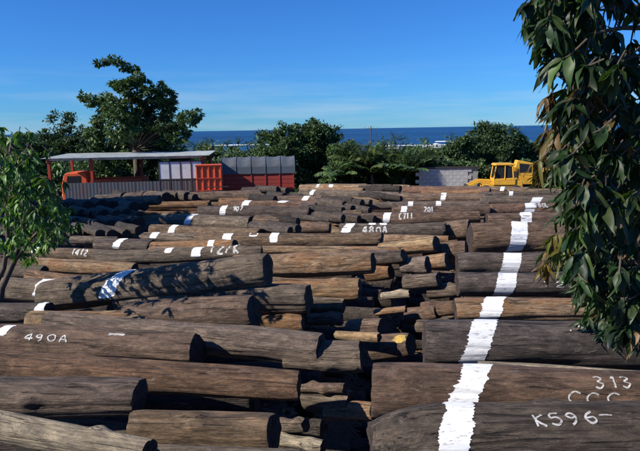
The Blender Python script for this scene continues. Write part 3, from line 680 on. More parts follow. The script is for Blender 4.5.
def truck(name, loc, rz, label, L=6.0, cabm=ORANGE, tarp=True, boxm=DRED, boxh=1.05, tarph=1.25):
    r = empty(name, loc, rz, label, 'truck')
    MB().box((L / 2, 0, .85), (L, .9, .22)).build('chassis', METAL, r)
    for x in (.95, L - 1.9, L - .85):
        for y in (-.95, .95): wheel(r, x, y, .46)
    # cab (front at low x)
    pr = [(-.05, .55), (1.75, .55), (1.75, 2.35), (1.55, 2.48), (.35, 2.48), (.15, 2.35), (-.05, 1.55)]
    cab = MB().prism(pr, -1.1, 1.1).build('cab', cabm, r, .06)
    for y in (-1.108, 1.108):
        MB().prism([(.28, 1.6), (1.3, 1.6), (1.3, 2.25), (.42, 2.25)], y - .012, y + .012).build('window', GLASS, cab)
        MB().prism([(.22, .75), (1.38, .75), (1.38, 1.53), (.22, 1.53)], y - .01, y + .01).build('door', cabm, cab, .008)
        MB().box((-.07, y * .8, .9), (.06, .24, .16)).build('headlight', LAMP, r, .02)
    MB().box((.035, 0, 1.98), (.03, 1.8, .62), Matrix.Rotation(R(14), 3, 'Y')).build('windscreen', GLASS, cab)
    MB().box((-.12, 0, .62), (.16, 2.2, .24)).build('bumper', METAL, r, .02)
    # cargo bed of boards, each board its own
    bx0 = 1.95; bl = L - bx0
    MB().box((bx0 + bl / 2, 0, 1.05), (bl, 2.3, .12)).build('bed_floor', boxm, r)
    nb = 4
    for y in (-1.18, 1.18):
        for i in range(nb):
            hh = boxh / nb; MB().box((bx0 + bl / 2, y, 1.12 + hh * (i + .5)), (bl, .045, hh - .02)).build('side_board', boxm, r)
        for k in range(6): MB().box((bx0 + .05 + (bl - .1) * k / 5, y * 1.03, 1.1 + boxh / 2), (.08, .05, boxh + .1)).build('stake', boxm, r)
    for x in (bx0, L): MB().box((x, 0, 1.12 + boxh / 2), (.05, 2.3, boxh)).build('end_board', boxm, r)
    if tarp:
        z0 = 1.05 + boxh; z1 = z0 + tarph; n1 = 40; vs_ = []; fs = []
        prof = [(-1.27, z0 - .1), (-1.24, z0 + .4), (-1.18, z1 - .4), (-1.02, z1 - .14), (-.5, z1 + .03), (0, z1 + .09), (.5, z1 + .03), (1.02, z1 - .14), (1.18, z1 - .4), (1.24, z0 + .4), (1.27, z0 - .1)]
        for i in range(n1 + 1):
            x = bx0 - .1 + (bl + .2) * i / n1; sag = .05 * math.cos(i / n1 * 2 * math.pi * 5)
            for j, (y, z) in enumerate(prof): vs_.append((x, y * (1 + .01 * sag), z + (sag * .6 if 1 < j < 9 else 0) + .03 * noise.noise((x * 2, y * 2, z))))
        m_ = len(prof)
        fs = [(i * m_ + j, i * m_ + j + 1, (i + 1) * m_ + j + 1, (i + 1) * m_ + j) for i in range(n1) for j in range(m_ - 1)]
        fs += [tuple(reversed(range(m_))), tuple(n1 * m_ + j for j in range(m_))]
        mesh_obj('tarp', vs_, fs, GREYT, r)
        for k in range(6):
            x = bx0 - .06 + (bl + .12) * k / 5
            MB().tube([(x, y * 1.01, z + .05) for y, z in prof], .018, 6).build('strap', DTARP, r)
    return r
P = atY(196, 186, 42.5)
truck('cargo_truck', (P.x - .1, 43.4, ground(43) - .1), R(4), 'truck with dark red side boards under a dark grey tarpaulin', L=7.0, cabm=ORANGE, boxh=1.2, tarph=.95)
# tall ribbed orange body standing in front of the tarpaulin truck
P0 = atY(198, 186, 42.0); P1 = atY(222, 186, 42.0); wdt = P1.x - P0.x
r = empty('orange_container', ((P0.x + P1.x) / 2 * 40.2 / 42, 40.2, ground(40.2) - .05), R(6), 'bright orange ribbed steel container standing beside the tarpaulin truck', 'container')
Hc = 2.85
MB().box((0, 0, Hc / 2 + .05), (wdt, 1.0, Hc - .2)).build('body', ORANGE, r, .03)
for k in range(5): MB().box((-wdt / 2 + .06 + (wdt - .12) * k / 4, -.53, Hc / 2 + .05), (.07, .06, Hc - .25)).build('rib', ORANGE, r, .01)
for z in (.35, 1.1, 1.9, Hc - .1): MB().box((0, -.535, z), (wdt + .04, .09, .09)).build('rail', RED, r, .01)
MB().box((wdt * .3, -.7, 1.35), (wdt * .9, .06, .06)).box((wdt * .3, -.7, 1.0), (wdt * .9, .06, .06)).build('side_bar', METAL, r)
for x in (-wdt / 2 + .15, wdt / 2 - .15): MB().box((x, 0, .05), (.16, .9, .2)).build('foot', METAL, r)
P = atY(57, 185, 43.5)
truck('parked_truck', (P.x + .7, 43.6, ground(44) - .1), R(5), 'orange truck parked in the shade of the open shed', L=5.6, tarp=False, boxm=ORANGE, boxh=.85)

PALEC = paint('limewashed_block', (.58, .57, .54), .9, .7, scale=1.6, dirtc=(.16, .14, .12))
def wall_building():
    A = atY(419, 183, 50); B_ = atY(478, 183, 50); L = B_.x - A.x; zt = atY(445, 167.5, 50).z; g = ground(50) - .1
    r = empty('block_wall', (A.x, 50, g), 0, 'low pale concrete block wall with dark cap in front of the trees', 'wall'); h = zt - g
    nx, nz = int(L / .62), int(h / .3)
    me = None
    for i in range(nx):
        for j in range(nz):
            if me is None:
                o = MB().box((0, 0, 0), (.605, .2, .288)).build('block', PALEC, r); me = o.data
            else: o = link(bpy.data.objects.new('block', me), r)
            o.location = (.31 + i * .62 - (.3 if j % 2 else 0), rnd.uniform(-.01, .01), .15 + j * .3)
    MB().box((L / 2, .02, h / 2), (L - .1, .12, h - .05)).build('mortar_core', CONC, r)
    MB().box((L / 2 - .1, 0, nz * .3 + .08), (L + .3, .36, .13)).build('cap', METAL, r, .01)
wall_building()

def digger():   # wheeled loader with low arm reaching left
    P = atY(500, 188, 44); g = ground(44) - .1
    r = empty('yellow_loader', (P.x, 44, g), R(-6), 'yellow wheeled digger with dark cab windows and arm reaching left', 'digger')
    for x in (-1.15, 1.0):
        for y in (-.85, .85): wheel(r, x, y, .5, .34, YEL)
    MB().prism([(-1.3, .55), (1.4, .55), (1.5, .85), (1.45, 1.3), (.3, 1.4), (-.5, 1.15), (-1.4, 1.05)], -.62, .62).build('body', YEL, r, .04)
    MB().prism([(-.62, 1.0), (.95, 1.0), (.98, 1.45), (.85, 1.52), (-.62, 1.45)], -.7, .7).build('cab_base', YEL, r, .04)
    cab = MB()
    zt = 2.42
    for x0, x1, y in ((-.58, -.42, -.66), (.82, .72, -.66), (-.58, -.42, .66), (.82, .72, .66)):
        MB().tube([(x0, y, 1.4), (x1, y, zt)], .05, 8).build('cab_post', YEL, r)
    MB().tube([(.2, -.69, 1.4), (.2, -.69, zt)], .04, 8).build('cab_post', YEL, r)
    for y in (-.85, .85):
        MB().tube([(-.5, y * .8, 2.2), (-.7, y, 2.15)], .015, 6).box((-.72, y, 2.0), (.04, .16, .3)).build('mirror', METAL, r)
    for k in range(6): MB().box((1.462, 0, .9 + k * .07), (.03, .9, .03)).build('grille_bar', METAL, r)
    MB().prism([(-.6, zt), (.9, zt), (.82, zt + .13), (-.45, zt + .13)], -.76, .76).build('cab_roof', YEL, r, .04)
    MB().prism([(-.53, 1.42), (.15, 1.42), (.15, 2.36), (-.4, 2.36)], -.655, -.63).build('side_window', GLASS, r)
    MB().prism([(.25, 1.42), (.78, 1.42), (.7, 2.36), (.25, 2.36)], -.655, -.63).build('side_window', GLASS, r)
    MB().prism([(-.53, 1.42), (.78, 1.42), (.7, 2.36), (-.4, 2.36)], .63, .655).build('side_window', GLASS, r)
    for y in (-.48, .48):
        MB().prism([(-.7, 1.35), (-.7, 1.12), (-1.6, 1.15), (-2.4, .75), (-2.5, .92), (-1.65, 1.38)], y - .07, y + .07).build('lift_arm', YEL, r, .015)
        MB().tube([(-.8, y, .85), (-1.7, y, 1.15)], .045, 8).build('hydraulic_ram', METAL, r)
    MB().prism([(-2.35, 1.0), (-2.45, .35), (-3.1, .3), (-3.05, .4), (-2.6, .5), (-2.5, 1.0)], -.9, .9).build('bucket', METAL, r, .02)
    MB().box((1.25, 0, 1.75), (.08, .08, .7)).build('exhaust', METAL, r)
    P = atY(515, 172, 47); g = ground(47) - .1
    r = empty('yellow_excavator', (P.x, 47.5, g), R(-4), 'yellow excavator body behind the digger with boom reaching right', 'excavator')
    for y in (-.95, .95):
        MB().prism([(-1.6, .35), (-1.45, .08), (1.45, .08), (1.6, .35), (1.45, .66), (-1.45, .66)], y - .22, y + .22).build('track', RUBBER, r, .04)
    MB().tube([(0, 0, .6), (0, 0, .85)], .7, 20).build('slew_ring', METAL, r)
    MB().prism([(-1.4, .85), (1.3, .85), (1.3, 1.5), (.4, 1.55), (.4, 2.1), (-.9, 2.45), (-1.4, 2.0)], -.95, .95).build('house', YEL, r, .05)
    MB().prism([(-.3, 1.5), (1.3, 1.5), (1.3, 2.5), (.1, 2.75)], -.95, -.1).build('cab', YEL, r, .05)
    MB().prism([(.25, 1.8), (1.15, 1.8), (1.15, 2.4), (.25, 2.5)], -.975, -.955).build('window', GLASS, r)
    MB().box((-.35, -.96, 1.65), (.8, .02, .45)).build('engine_grille', METAL, r)
    MB().prism([(1.0, 1.1), (1.2, 1.5), (2.9, 2.25), (4.7, 2.0), (4.7, 1.75), (2.9, 1.8), (1.5, 1.05)], .05, .4).build('boom', YEL, r, .03)
    MB().prism([(4.5, 2.25), (4.85, 2.2), (5.3, .8), (5.12, .75)], .1, .35).build('stick', YEL, r, .02)
    MB().tube([(1.5, .22, 1.1), (2.9, .22, 1.9)], .06, 8).build('hydraulic_ram', METAL, r)
    MB().prism([(5.0, .85), (5.45, .8), (5.5, .3), (5.1, .1), (4.7, .3)], -.1, .55).build('bucket', METAL, r, .02)
digger()

def house(px, py, Y, w_, label):
    P = atY(px, py, Y); g = ground(Y) - .3; r = empty('house', (P.x, Y, g), R(rnd.uniform(-10, 10)), label, 'house'); h = P.z - g
    MB().box((0, 0, (h - 1) / 2), (w_, 6, h - 1)).build('wall', CONC, r)
    MB().prism([(-w_ / 2 - .4, h - 1), (w_ / 2 + .4, h - 1), (w_ / 2 + .2, h - .7), (0, h + .2), (-w_ / 2 - .2, h - .7)], -3.4, 3.4).build('roof', paint('white_roof', (.7, .72, .74), .5, .15), r)
    for k in (-.28, 0, .28): MB().box((w_ * k, -3.02, (h - 1) * .55), (.9, .06, 1.1)).build('window', GLASS, r)
house(437, 144, 170, 7, 'white roofed house among the trees near the shore right of centre')
house(393, 145.5, 190, 5, 'small white roofed house among the palms by the shore')
P = atY(371, 126, 95); g = ground(95) - .2
r = empty('utility_pole', (P.x, 95, g), 0, 'thin utility pole standing above the tree line near the centre', 'pole')
MB().tube([(0, 0, 0), (0, 0, P.z - g)], [.10, .07], 10).build('pole', BARK, r)
MB().box((0, 0, P.z - g - .4), (1.8, .09, .09)).build('crossarm', BARK, r)
for x in (-1, -.4, .4, 1): MB().tube([(x, 0, P.z - g - .32), (x, 0, P.z - g - .1)], .05, 8).build('insulator', CONC, r)

# ------------------------------------------------------------------ trees
def leafmesh(name, items, mat, parent=None):
    """items: (pos, dir, up, length, width, tint, cup) -> one mesh of pointed leaves"""
    v = []; f = []; col = []
    for p, d_, u, L, W, c, cup in items:
        s_ = d_.cross(u)
        if s_.length < 1e-4: continue
        s_.normalize(); k = len(v); nrm = s_.cross(d_)
        v += [p, p + d_ * L * .3 + s_ * W * .5 + nrm * cup, p + d_ * L * .33, p + d_ * L * .3 - s_ * W * .5 + nrm * cup,
              p + d_ * L * .7 + s_ * W * .38 - u * L * .06 + nrm * cup, p + d_ * L * .72 - u * L * .07, p + d_ * L * .7 - s_ * W * .38 - u * L * .06 + nrm * cup, p + d_ * L - u * L * .18]
        f += [(k, k + 1, k + 2), (k, k + 2, k + 3), (k + 1, k + 4, k + 5, k + 2), (k + 2, k + 5, k + 6, k + 3), (k + 4, k + 7, k + 5), (k + 5, k + 7, k + 6)]
        col += [c] * 8
    o = mesh_obj(name, v, f, mat, parent); a = o.data.color_attributes.new('tint', 'FLOAT_COLOR', 'POINT')
    a.data.foreach_set('color', [x for c in col for x in (*c, 1)]); return o
def crown(name, clumps, n, size, cols, mat, parent, seed, droop=.3):
    q = random.Random(seed); v = []; f = []; col = []
    tot = sum(c[3] ** 2 for c in clumps)
    for cx, cy, cz, cr in clumps:
        m_ = int(n * cr * cr / tot); sub = [(Vector((q.gauss(0, 1), q.gauss(0, 1), q.gauss(0, 1))).normalized() * cr * q.uniform(.55, 1.02), cr * q.uniform(.16, .34)) for _ in range(max(8, int(16 + 5 * cr)))]
        for _ in range(m_):
            sc, sr = q.choice(sub)
            o_ = sc + Vector((q.gauss(0, 1), q.gauss(0, 1), q.gauss(0, .75))) * sr * .62
            p = Vector((cx, cy, cz)) + Vector((o_.x, o_.y, o_.z * .85))
            d_ = (o_.normalized() * .7 + Vector((q.gauss(0, .6), q.gauss(0, .6), q.gauss(-droop, .5)))).normalized()
            u = Vector((q.gauss(0, .5), q.gauss(0, .5), 1)); s_ = d_.cross(u).normalized(); L = size * q.uniform(.6, 1.3); W = L * q.uniform(.35, .6)
            k = len(v); v += [p, p + d_ * L * .5 + s_ * W * .5, p + d_ * L, p + d_ * L * .5 - s_ * W * .5]
            f.append((k, k + 1, k + 2, k + 3)); c = q.choice(cols); b_ = q.uniform(.75, 1.25); col += [(c[0] * b_, c[1] * b_, c[2] * b_, 1)] * 4
    o = mesh_obj(name, v, f, mat, parent); a = o.data.color_attributes.new('tint', 'FLOAT_COLOR', 'POINT')
    a.data.foreach_set('color', [x for c in col for x in c]); return o
GREENS = [(.060, .112, .040), (.078, .138, .045), (.048, .092, .038), (.10, .16, .055)]
DARKG = [(.036, .072, .032), (.052, .095, .038), (.065, .108, .044)]
YG = [(.07, .11, .03), (.09, .13, .035), (.05, .09, .025), (.11, .12, .04)]
BRN = [(.11, .055, .025), (.16, .09, .03), (.20, .14, .04)]
def far_tree(px, ytop, wpx, Y, label, cols=GREENS, ybase=None, n=9000, seed=0, size=None, extra=None):
    q = random.Random(seed); g = ground(Y) - .2; T = atY(px, ytop, Y); H_ = T.z - g; W = wpx / F * Y; size = size or Y * .0050; n = int(n * 2.4)
    r = empty('tree', (T.x, Y, g), 0, label, 'tree', 'trees between the yard and the sea')
    cl = []
    nl = 13
    for i in range(nl):
        a = q.uniform(0, 6.28); rr = W * .5 * q.uniform(.2, .72); cr = W * q.uniform(.2, .3)
        z = H_ * q.uniform(.35, .8) ; z = min(z, H_ - cr * .9)
        cl.append((math.cos(a) * rr, math.sin(a) * rr * .8, z, cr))
    cr = W * .22; cl.append((0, 0, H_ - cr * .88, cr))
    for i in range(5):
        a = q.uniform(-1, 1); cl.append((a * W * .42, q.uniform(-.3, .1) * W, H_ * q.uniform(.1, .3), W * .2))
    crown('crown', cl, n, size, cols, FARLEAF, r, seed)
    t = MB().tube([(0, 0, -.3), (.1, 0, H_ * .3), (0, .1, H_ * .6)], [W * .035, W * .025, W * .012], 8)
    for c in cl[:7]: t.tube([(.05, 0, H_ * .3), (c[0] * .5, c[1] * .5, (c[2] + H_ * .3) / 2), c[:3]], [W * .018, W * .012, W * .005], 6)
    t.build('trunk', BARK, r, smooth=True)
    return r
far_tree(283, 124, 62, 58, 'round dark bushy tree left of centre behind the tarpaulin truck', DARKG + GREENS, seed=1, n=14000)
far_tree(314, 118, 52, 60, 'tallest round green tree at the centre of the tree line', GREENS + DARKG, seed=2, n=13000)
far_tree(350, 139, 40, 57, 'smaller bushy green tree right of the tallest centre tree', GREENS, seed=3)
far_tree(490, 121, 62, 60, 'broad dark domed tree above the yellow digger', DARKG, seed=4, n=14000)
far_tree(463, 136, 40, 57, 'dark green tree left of the domed tree behind the block wall', DARKG + GREENS, seed=5)
far_tree(522, 138, 40, 62, 'leafy green tree to the right of the domed tree', GREENS, seed=6)
far_tree(430, 149, 46, 66, 'low green tree in front of the white roofed house', GREENS + YG, seed=7)
far_tree(395, 156, 40, 62, 'low yellow green bush tree behind the palms', YG, seed=8)
far_tree(565, 135, 60, 66, 'green tree showing between the right hand foliage', GREENS, seed=9)
far_tree(620, 130, 70, 64, 'green tree far behind the mango leaves at right', DARKG, seed=10)
far_tree(62, 110, 56, 62, 'dark feathery tree left of the tall leaning tree', DARKG, seed=11, n=11000)
far_tree(18, 132, 60, 56, 'dark green tree at the left edge above the near leaves', DARKG + GREENS, seed=12)
far_tree(-45, 125, 70, 58, 'dark green tree beyond the left edge', DARKG, seed=13)
far_tree(240, 150, 50, 62, 'low dark bush behind the tarpaulin truck roof', DARKG, seed=14)
far_tree(200, 146, 50, 75, 'grey green low tree behind the shed roof', DARKG + YG, seed=15)
far_tree(100, 150, 90, 52, 'wide dark bush in the shade behind the open shed', DARKG, seed=16)
far_tree(700, 128, 90, 60, 'green tree beyond the right edge', GREENS, seed=17)
for i in range(16):
    px = 330 + i * 22 + rnd.uniform(-6, 6)
    far_tree(px, rnd.uniform(158, 166), 30, 51.5 + rnd.uniform(-.5, 2), 'leafy shrub along the yard edge, %s from the left' % ORD[i], [GREENS, YG, DARKG][i % 3], n=2600, seed=200 + i)
for i in range(9):
    far_tree(-40 + i * 36, rnd.uniform(153, 160), 52, 56 + rnd.uniform(-1, 2), 'dark shrub behind the shed and trucks, %s from the left' % ORD[i], DARKG, n=3600, seed=230 + i)
# ragged far canopy down to the shore: many small crowns nobody can tell apart
def far_wood():
    cl = []
    q = random.Random(77)
    for _ in range(210):
        Y = q.uniform(80, 270); px = q.uniform(-150, 800); top = q.uniform(138, 149) - (0 if Y > 140 else 0)
        P = atY(px, top + (320 - px) * .0 , Y); cr = q.uniform(1.6, 3.4); g = ground(Y); z = min(P.z - cr, g + 9); z = max(z, g + 1.0)
        cl.append((P.x, Y, z, cr)); cl.append((P.x + q.uniform(-3, 3), Y - 1, max(g + .5, z - cr * 1.3), cr * 1.1))
    o = crown('far_woodland', cl, 80000, .8, GREENS + DARKG + YG[:1], FARLEAF, None, 5); tag(o, 'hazy mass of trees running down to the shore', kind='stuff')
far_wood()
def palm(px, ytop, Y, label, cols=YG, nf=20, seed=0, big=1.0, trunkf=.5):
    q = random.Random(seed); g = ground(Y) - .1; T = atY(px, ytop, Y); H_ = T.z - g; r = empty('palm_tree', (T.x, Y, g), 0, label, 'palm tree', 'palms along the yard edge')
    hz = H_ * trunkf; lean = q.uniform(-.3, .3)
    MB().tube([(0, 0, -.2), (lean * .4, 0, hz * .5), (lean, 0, hz)], [.16, .12, .11], 9).build('trunk', BARK, r, smooth=True)
    for k in range(nf):
        a = k * 2.4 + q.uniform(-.3, .3); up = q.uniform(.75, 1.5); L = (H_ - hz) * 1.12 * big * q.uniform(.8, 1.15); items = []; P = Vector((lean, 0, hz)); d_ = Vector((math.cos(a) * math.cos(up), math.sin(a) * math.cos(up), math.sin(up)))
        pts = [P.copy()]; ns = 12
        for i in range(ns):
            t = i / ns; P = P + d_ * L / ns; d_ = (d_ + Vector((0, 0, -.07 - .12 * t))).normalized(); pts.append(P.copy()); side = d_.cross(Vector((0, 0, 1))).normalized()
            for sg in (-1, 1):
                for h_ in (0, .5):
                    dd = (side * sg + d_ * .7 + Vector((0, 0, -.25 + q.uniform(-.1, .1)))).normalized(); c = q.choice(cols); b_ = q.uniform(.7, 1.3)
                    items.append((P - d_ * L / ns * h_, dd, Vector((0, 0, 1)), L * .30 * math.sin(math.pi * (.12 + .83 * t)) + .05, .15, tuple(x * b_ for x in c), 0))
        leafmesh('frond', items, FARLEAF, r)
for i, (px, yt, Y, c, lb) in enumerate([(352, 143, 52, YG, 'palm with feathery fronds beside the centre trees'), (366, 141, 54, YG, 'yellow green palm second in the clump right of centre'),
    (381, 141, 55, GREENS, 'greener palm in the middle of the palm clump'), (396, 140, 53, YG, 'pale frilly palm right in the middle of the clump'), (410, 143, 56, GREENS, 'tall green palm nearest the block wall'),
    (340, 155, 50, GREENS, 'short green palm at the foot of the round tree'), (373, 150, 50, YG, 'short yellow green palm at the yard edge'), (420, 148, 52, YG, 'drooping palm at the left end of the block wall'), (403, 152, 49.5, GREENS, 'low palm at the yard edge left of the wall')]):
    palm(px, yt, Y, lb, c, seed=30 + i, trunkf=rnd.uniform(.3, .5))
for i, (px, yt, Y) in enumerate([(176, 137, 160), (206, 136, 170), (226, 138, 150), (238, 137, 180), (247, 139, 150), (400, 133, 180), (452, 132, 175), (425, 136, 190)]):
    palm(px, yt, Y, ['small distant palm against the sea at left', 'far palm over the shed roof', 'far palm above the orange container', 'hazy palm in front of the surf', 'far palm touching the round dark tree', 'distant palm against the sea near the utility pole', 'distant palm against the sea by the domed tree', 'distant palm above the white roofed house'][i], GREENS, nf=11, seed=60 + i, trunkf=.72)

# tall leaning tree behind the shed
def leaning_tree():
    Y = 47; g = ground(Y) - .2; B_ = atY(135, 200, Y); q = random.Random(3)
    r = empty('broadleaf_tree', (B_.x, Y, g), 0, 'tall irregular tree with a bent top branch behind the open shed', 'tree')
    spots = [(99, 62, 4), (107, 60, 4), (116, 61, 5), (125, 66, 5), (134, 70, 5), (139, 77, 6), (143, 84, 6), (118, 86, 7), (130, 90, 12), (150, 94, 9), (160, 88, 7), (166, 96, 9), (84, 97, 5), (92, 101, 6), (104, 101, 9), (115, 106, 12),
             (132, 108, 14), (150, 108, 12), (168, 108, 9), (172, 104, 6), (104, 118, 11), (120, 124, 17), (142, 124, 18), (162, 124, 14), (178, 122, 8), (188, 117, 8), (196, 115, 6), (182, 132, 8), (95, 134, 11), (110, 142, 16), (132, 144, 18), (155, 144, 17), (172, 146, 12), (90, 148, 12), (178, 156, 10), (120, 158, 16), (146, 160, 15)]
    cl = []; O = Vector((B_.x, Y, g))
    for px, py, pr in spots:
        yj = Y + q.uniform(-1, 1) * pr * .13; P = atY(px, py, yj) - O; cl.append((P.x, P.y, P.z, pr / F * Y * .97))
    crown('crown', cl, 40000, .30, GREENS + DARKG + [(.05, .10, .035)], FARLEAF, r, 9, droop=.5)
    t = MB(); c0 = Vector((0, 0, 0)); fk = Vector(atY(135, 150, Y) - O); t.tube([c0, fk * .5 + Vector((.2, 0, 0)), fk], [.32, .26, .2], 10)
    for i, c in enumerate(cl):
        if i in (0, 1, 2, 3, 4, 5, 6): continue
        tip = Vector(c[:3]); t.tube([fk, fk.lerp(tip, .5) + Vector((q.uniform(-.3, .3), 0, .25)), tip], [.055, .035, .015], 6)
    arc = [fk] + [Vector(cl[i][:3]) for i in (16, 8, 6, 5, 4, 3, 2, 1, 0)]; t.tube(arc, [.16, .12, .1, .07, .06, .05, .045, .04, .03, .02], 7)
    t.build('trunk', BARK, r, smooth=True)
leaning_tree()

# near trees with leaves one can pick apart
def leaf_shape(name, tint, L=1.0, W=.2, curl=.25, seed=0):
    q = random.Random(seed); v = []; f = []; n_ = 8
    prof = [0, .55, .85, 1, .98, .85, .6, .28, 0]
    for i in range(n_ + 1):
        t = i / n_; x = t * L; z = -curl * t * t * L; hw = prof[i] * W * .5 * (1 + .12 * noise.noise((t * 3, seed, 1))) + .003; wv = .02 * math.sin(t * 11 + seed) * W * 6; bx = .12 * noise.noise((t * 1.6, seed * 3.1, 5)) * t
        v += [(x, -hw + bx, z + hw * .4 + wv), (x, bx, z), (x, hw + bx, z + hw * .4 - wv)]
    for i in range(n_):
        a = 3 * i; f += [(a, a + 3, a + 4, a + 1), (a + 1, a + 4, a + 5, a + 2)]
    me = bpy.data.meshes.new(name); me.from_pydata(v, [], f); me.materials.append(LEAF); ca = me.color_attributes.new('tint', 'FLOAT_COLOR', 'POINT')
    ca.data.foreach_set('color', [x for _ in v for x in (*tint, 1)]); me.polygons.foreach_set('use_smooth', [True] * len(f)); return me, v, f
def near_foliage(root, sprays, leafL, shape_sets, W, nobj, seed, per=(7, 12), droop=.8, name='foliage'):
    """sprays: (world pos, outward dir, palette index, scale). the largest leaves become single parts"""
    q = random.Random(seed); leaves = []
    twigs = MB(); O = root.location
    for P, out_, pal, sc in sprays:
        tw = out_.normalized() * leafL * .5 * sc
        twigs.tube([P - tw - O + Vector((0, 0, .05)), P - O, P + tw * .5 - O], [.007, .006, .004], 5, cap=False)
        for k in range(q.randint(*per)):
            a = q.uniform(0, 6.28); s_ = Vector((math.cos(a), math.sin(a), 0))
            d_ = (s_ * q.uniform(.35, 1.0) + out_ * .4 + Vector((0, 0, -droop * q.uniform(.2, 1.5)))).normalized()
            p = P + tw * q.uniform(-.6, .5); L = leafL * sc * q.uniform(.65, 1.15)
            X = d_; up = Vector((q.gauss(0, .45), q.gauss(0, .45), 1)); Y = up.cross(X).normalized(); Z = X.cross(Y)
            M = Matrix((X * L, Y * L, Z * L)).transposed().to_4x4(); M.translation = p
            leaves.append((L / max(.5, p.y), M, q.choice(shape_sets[pal])))
    def infr(M):
        c = CM.inverted() @ M.translation; 
        if c.z > -.2: return False
        x = 320 + F * c.x / -c.z; y = 225.5 - F * c.y / -c.z; return -10 < x < 650 and -10 < y < 460
    leaves.sort(key=lambda t: (-(1 if infr(t[1]) else 0), t[1].translation.y - t[0] * 0))
    for _, M, (me, v, f) in leaves[:nobj]:
        o = bpy.data.objects.new('leaf', me); link(o, root); o.matrix_world = M; o.matrix_parent_inverse = Matrix.Identity(4)
        o.matrix_basis = Matrix.Translation(-O) @ M
    V = []; Fc = []; C = []
    for _, M, (me, v, f) in leaves[nobj:]:
        k = len(V); M2 = Matrix.Translation(-O) @ M; V += [M2 @ Vector(p) for p in v]; Fc += [tuple(k + i for i in g_) for g_ in f]; C += [tuple(me.color_attributes['tint'].data[0].color)] * len(v)
    if V:
        o = mesh_obj(name, V, Fc, LEAF, root, smooth=True); a = o.data.color_attributes.new('tint', 'FLOAT_COLOR', 'POINT'); a.data.foreach_set('color', [x for c in C for x in c]); o['kind'] = 'stuff'
    tag(twigs.build('twigs', BARK, root), kind='stuff')
    print('leaves', len(leaves))
def shapes_of(cols, W, curl, n=4):
    return [leaf_shape('leaf', tuple(x * rnd.uniform(.8, 1.25) for x in c), 1, W * rnd.uniform(.75, 1.25), curl * rnd.uniform(-.1, 2.3), i + rnd.randint(0, 50)) for c in cols for i in range(n)]
def mango():
    q = random.Random(21)
    base = Vector((5.2, 6.2, ground(6) - .1))
    r = empty('mango_tree', base, 0, 'mango tree with long drooping dark leaves hanging in from the right', 'tree')
    G = shapes_of([(.022, .050, .018), (.030, .066, .020), (.040, .085, .025), (.018, .040, .016)], .29, .35)
    B_ = shapes_of(BRN + [(.13, .075, .035)], .24, .5); Y_ = shapes_of([(.13, .12, .03), (.10, .12, .03), (.17, .12, .04)], .22, .45)
    sets = [G, B_, Y_]; sp = []
    # hand placed outline sprays: (px, py, depth, palette, scale)
    hand = [(528, 4, 4.2, 0, .9), (535, 22, 4.3, 0, .95), (545, 40, 4.2, 0, 1), (552, 60, 4.3, 0, 1), (560, 30, 4.1, 0, 1.1), (570, 55, 4.0, 0, 1.1), (575, 20, 4.2, 0, 1.1), (540, 8, 4.4, 0, 1), (556, 12, 4.5, 0, 1),
            (549, 96, 4.3, 1, .8), (560, 100, 4.4, 0, 1), (556, 112, 4.3, 1, .8), (570, 98, 4.3, 0, 1), (586, 82, 4.2, 1, 1), (590, 95, 4.1, 1, .9), (562, 130, 4.3, 2, .9), (575, 130, 4.1, 2, 1), (570, 145, 4.2, 2, .9), (552, 140, 4.5, 1, .9),
            (540, 160, 4.4, 1, .9), (545, 172, 4.4, 1, .9), (550, 130, 4.6, 1, .8), (560, 165, 4.3, 0, .9), (570, 180, 4.2, 0, .9), (565, 195, 4.3, 0, .8), (585, 120, 4.1, 0, 1), (600, 130, 4.0, 0, 1), (608, 118, 4.1, 1, 1), (600, 105, 4.3, 1, 1),
            (556, 235, 4.4, 2, .8), (562, 248, 4.3, 2, .9), (550, 250, 4.5, 2, .8), (548, 262, 4.5, 1, .8), (575, 262, 4.3, 0, .9), (580, 250, 4.2, 0, 1), (572, 215, 4.4, 0, .9), (560, 215, 4.6, 0, .8),
            (590, 285, 4.4, 0, 1), (605, 290, 4.2, 0, 1), (600, 305, 4.3, 2, .7), (612, 312, 4.2, 0, .9), (622, 325, 4.1, 0, .9), (635, 335, 4.1, 0, .9), (628, 300, 4.1, 0, 1), (608, 330, 4.5, 0, .7)]
    for px, py, Y, pal, sc in hand:
        sp.append((atY(px, py, Y), Vector((-.6, q.uniform(-.4, .3), -.3)), pal, sc))
    for px, py, Y in [(586, 318, 7.0), (596, 322, 7.1), (604, 330, 7.0), (590, 333, 7.2), (610, 322, 6.9), (598, 340, 7.2)]: sp.append((atY(px, py, Y), Vector((-.6, -.2, -.3)), 0, .85))
    def left_edge(py):
        return lerp_table([(-60, 535), (0, 532), (30, 545), (60, 562), (85, 572), (100, 556), (150, 556), (175, 562), (200, 572), (240, 568), (270, 574), (300, 582), (330, 604), (350, 625), (365, 645)], py)
    for _ in range(350):
        py = q.uniform(-70, 345); le = left_edge(py); px = le + abs(q.gauss(0, 1)) * 55 + 6
        if px > 760: continue
        Y = q.uniform(3.9, 5.6); sp.append((atY(px, py, Y), Vector((q.uniform(-1, .2), q.uniform(-.6, .4), q.uniform(-.6, .2))), 0 if q.random() < .90 else q.choice([1, 2]), q.uniform(.8, 1.15)))
    near_foliage(r, sp, .195, sets, .2, 300, 5, per=(8, 13), droop=.75)
    # limbs
    t = MB(); O = base
    def L_(pts, r0, r1): 
        m_ = len(pts); t.tube([p - O for p in pts], [r0 + (r1 - r0) * i / (m_ - 1) for i in range(m_)], 10)
    top = Vector((4.6, 5.9, 6.4))
    L_([base, Vector((5.1, 6.15, 3)), Vector((4.9, 6.0, 4.8)), top], .24, .13)
    t.build('trunk', BARK, r, smooth=True); t = MB()
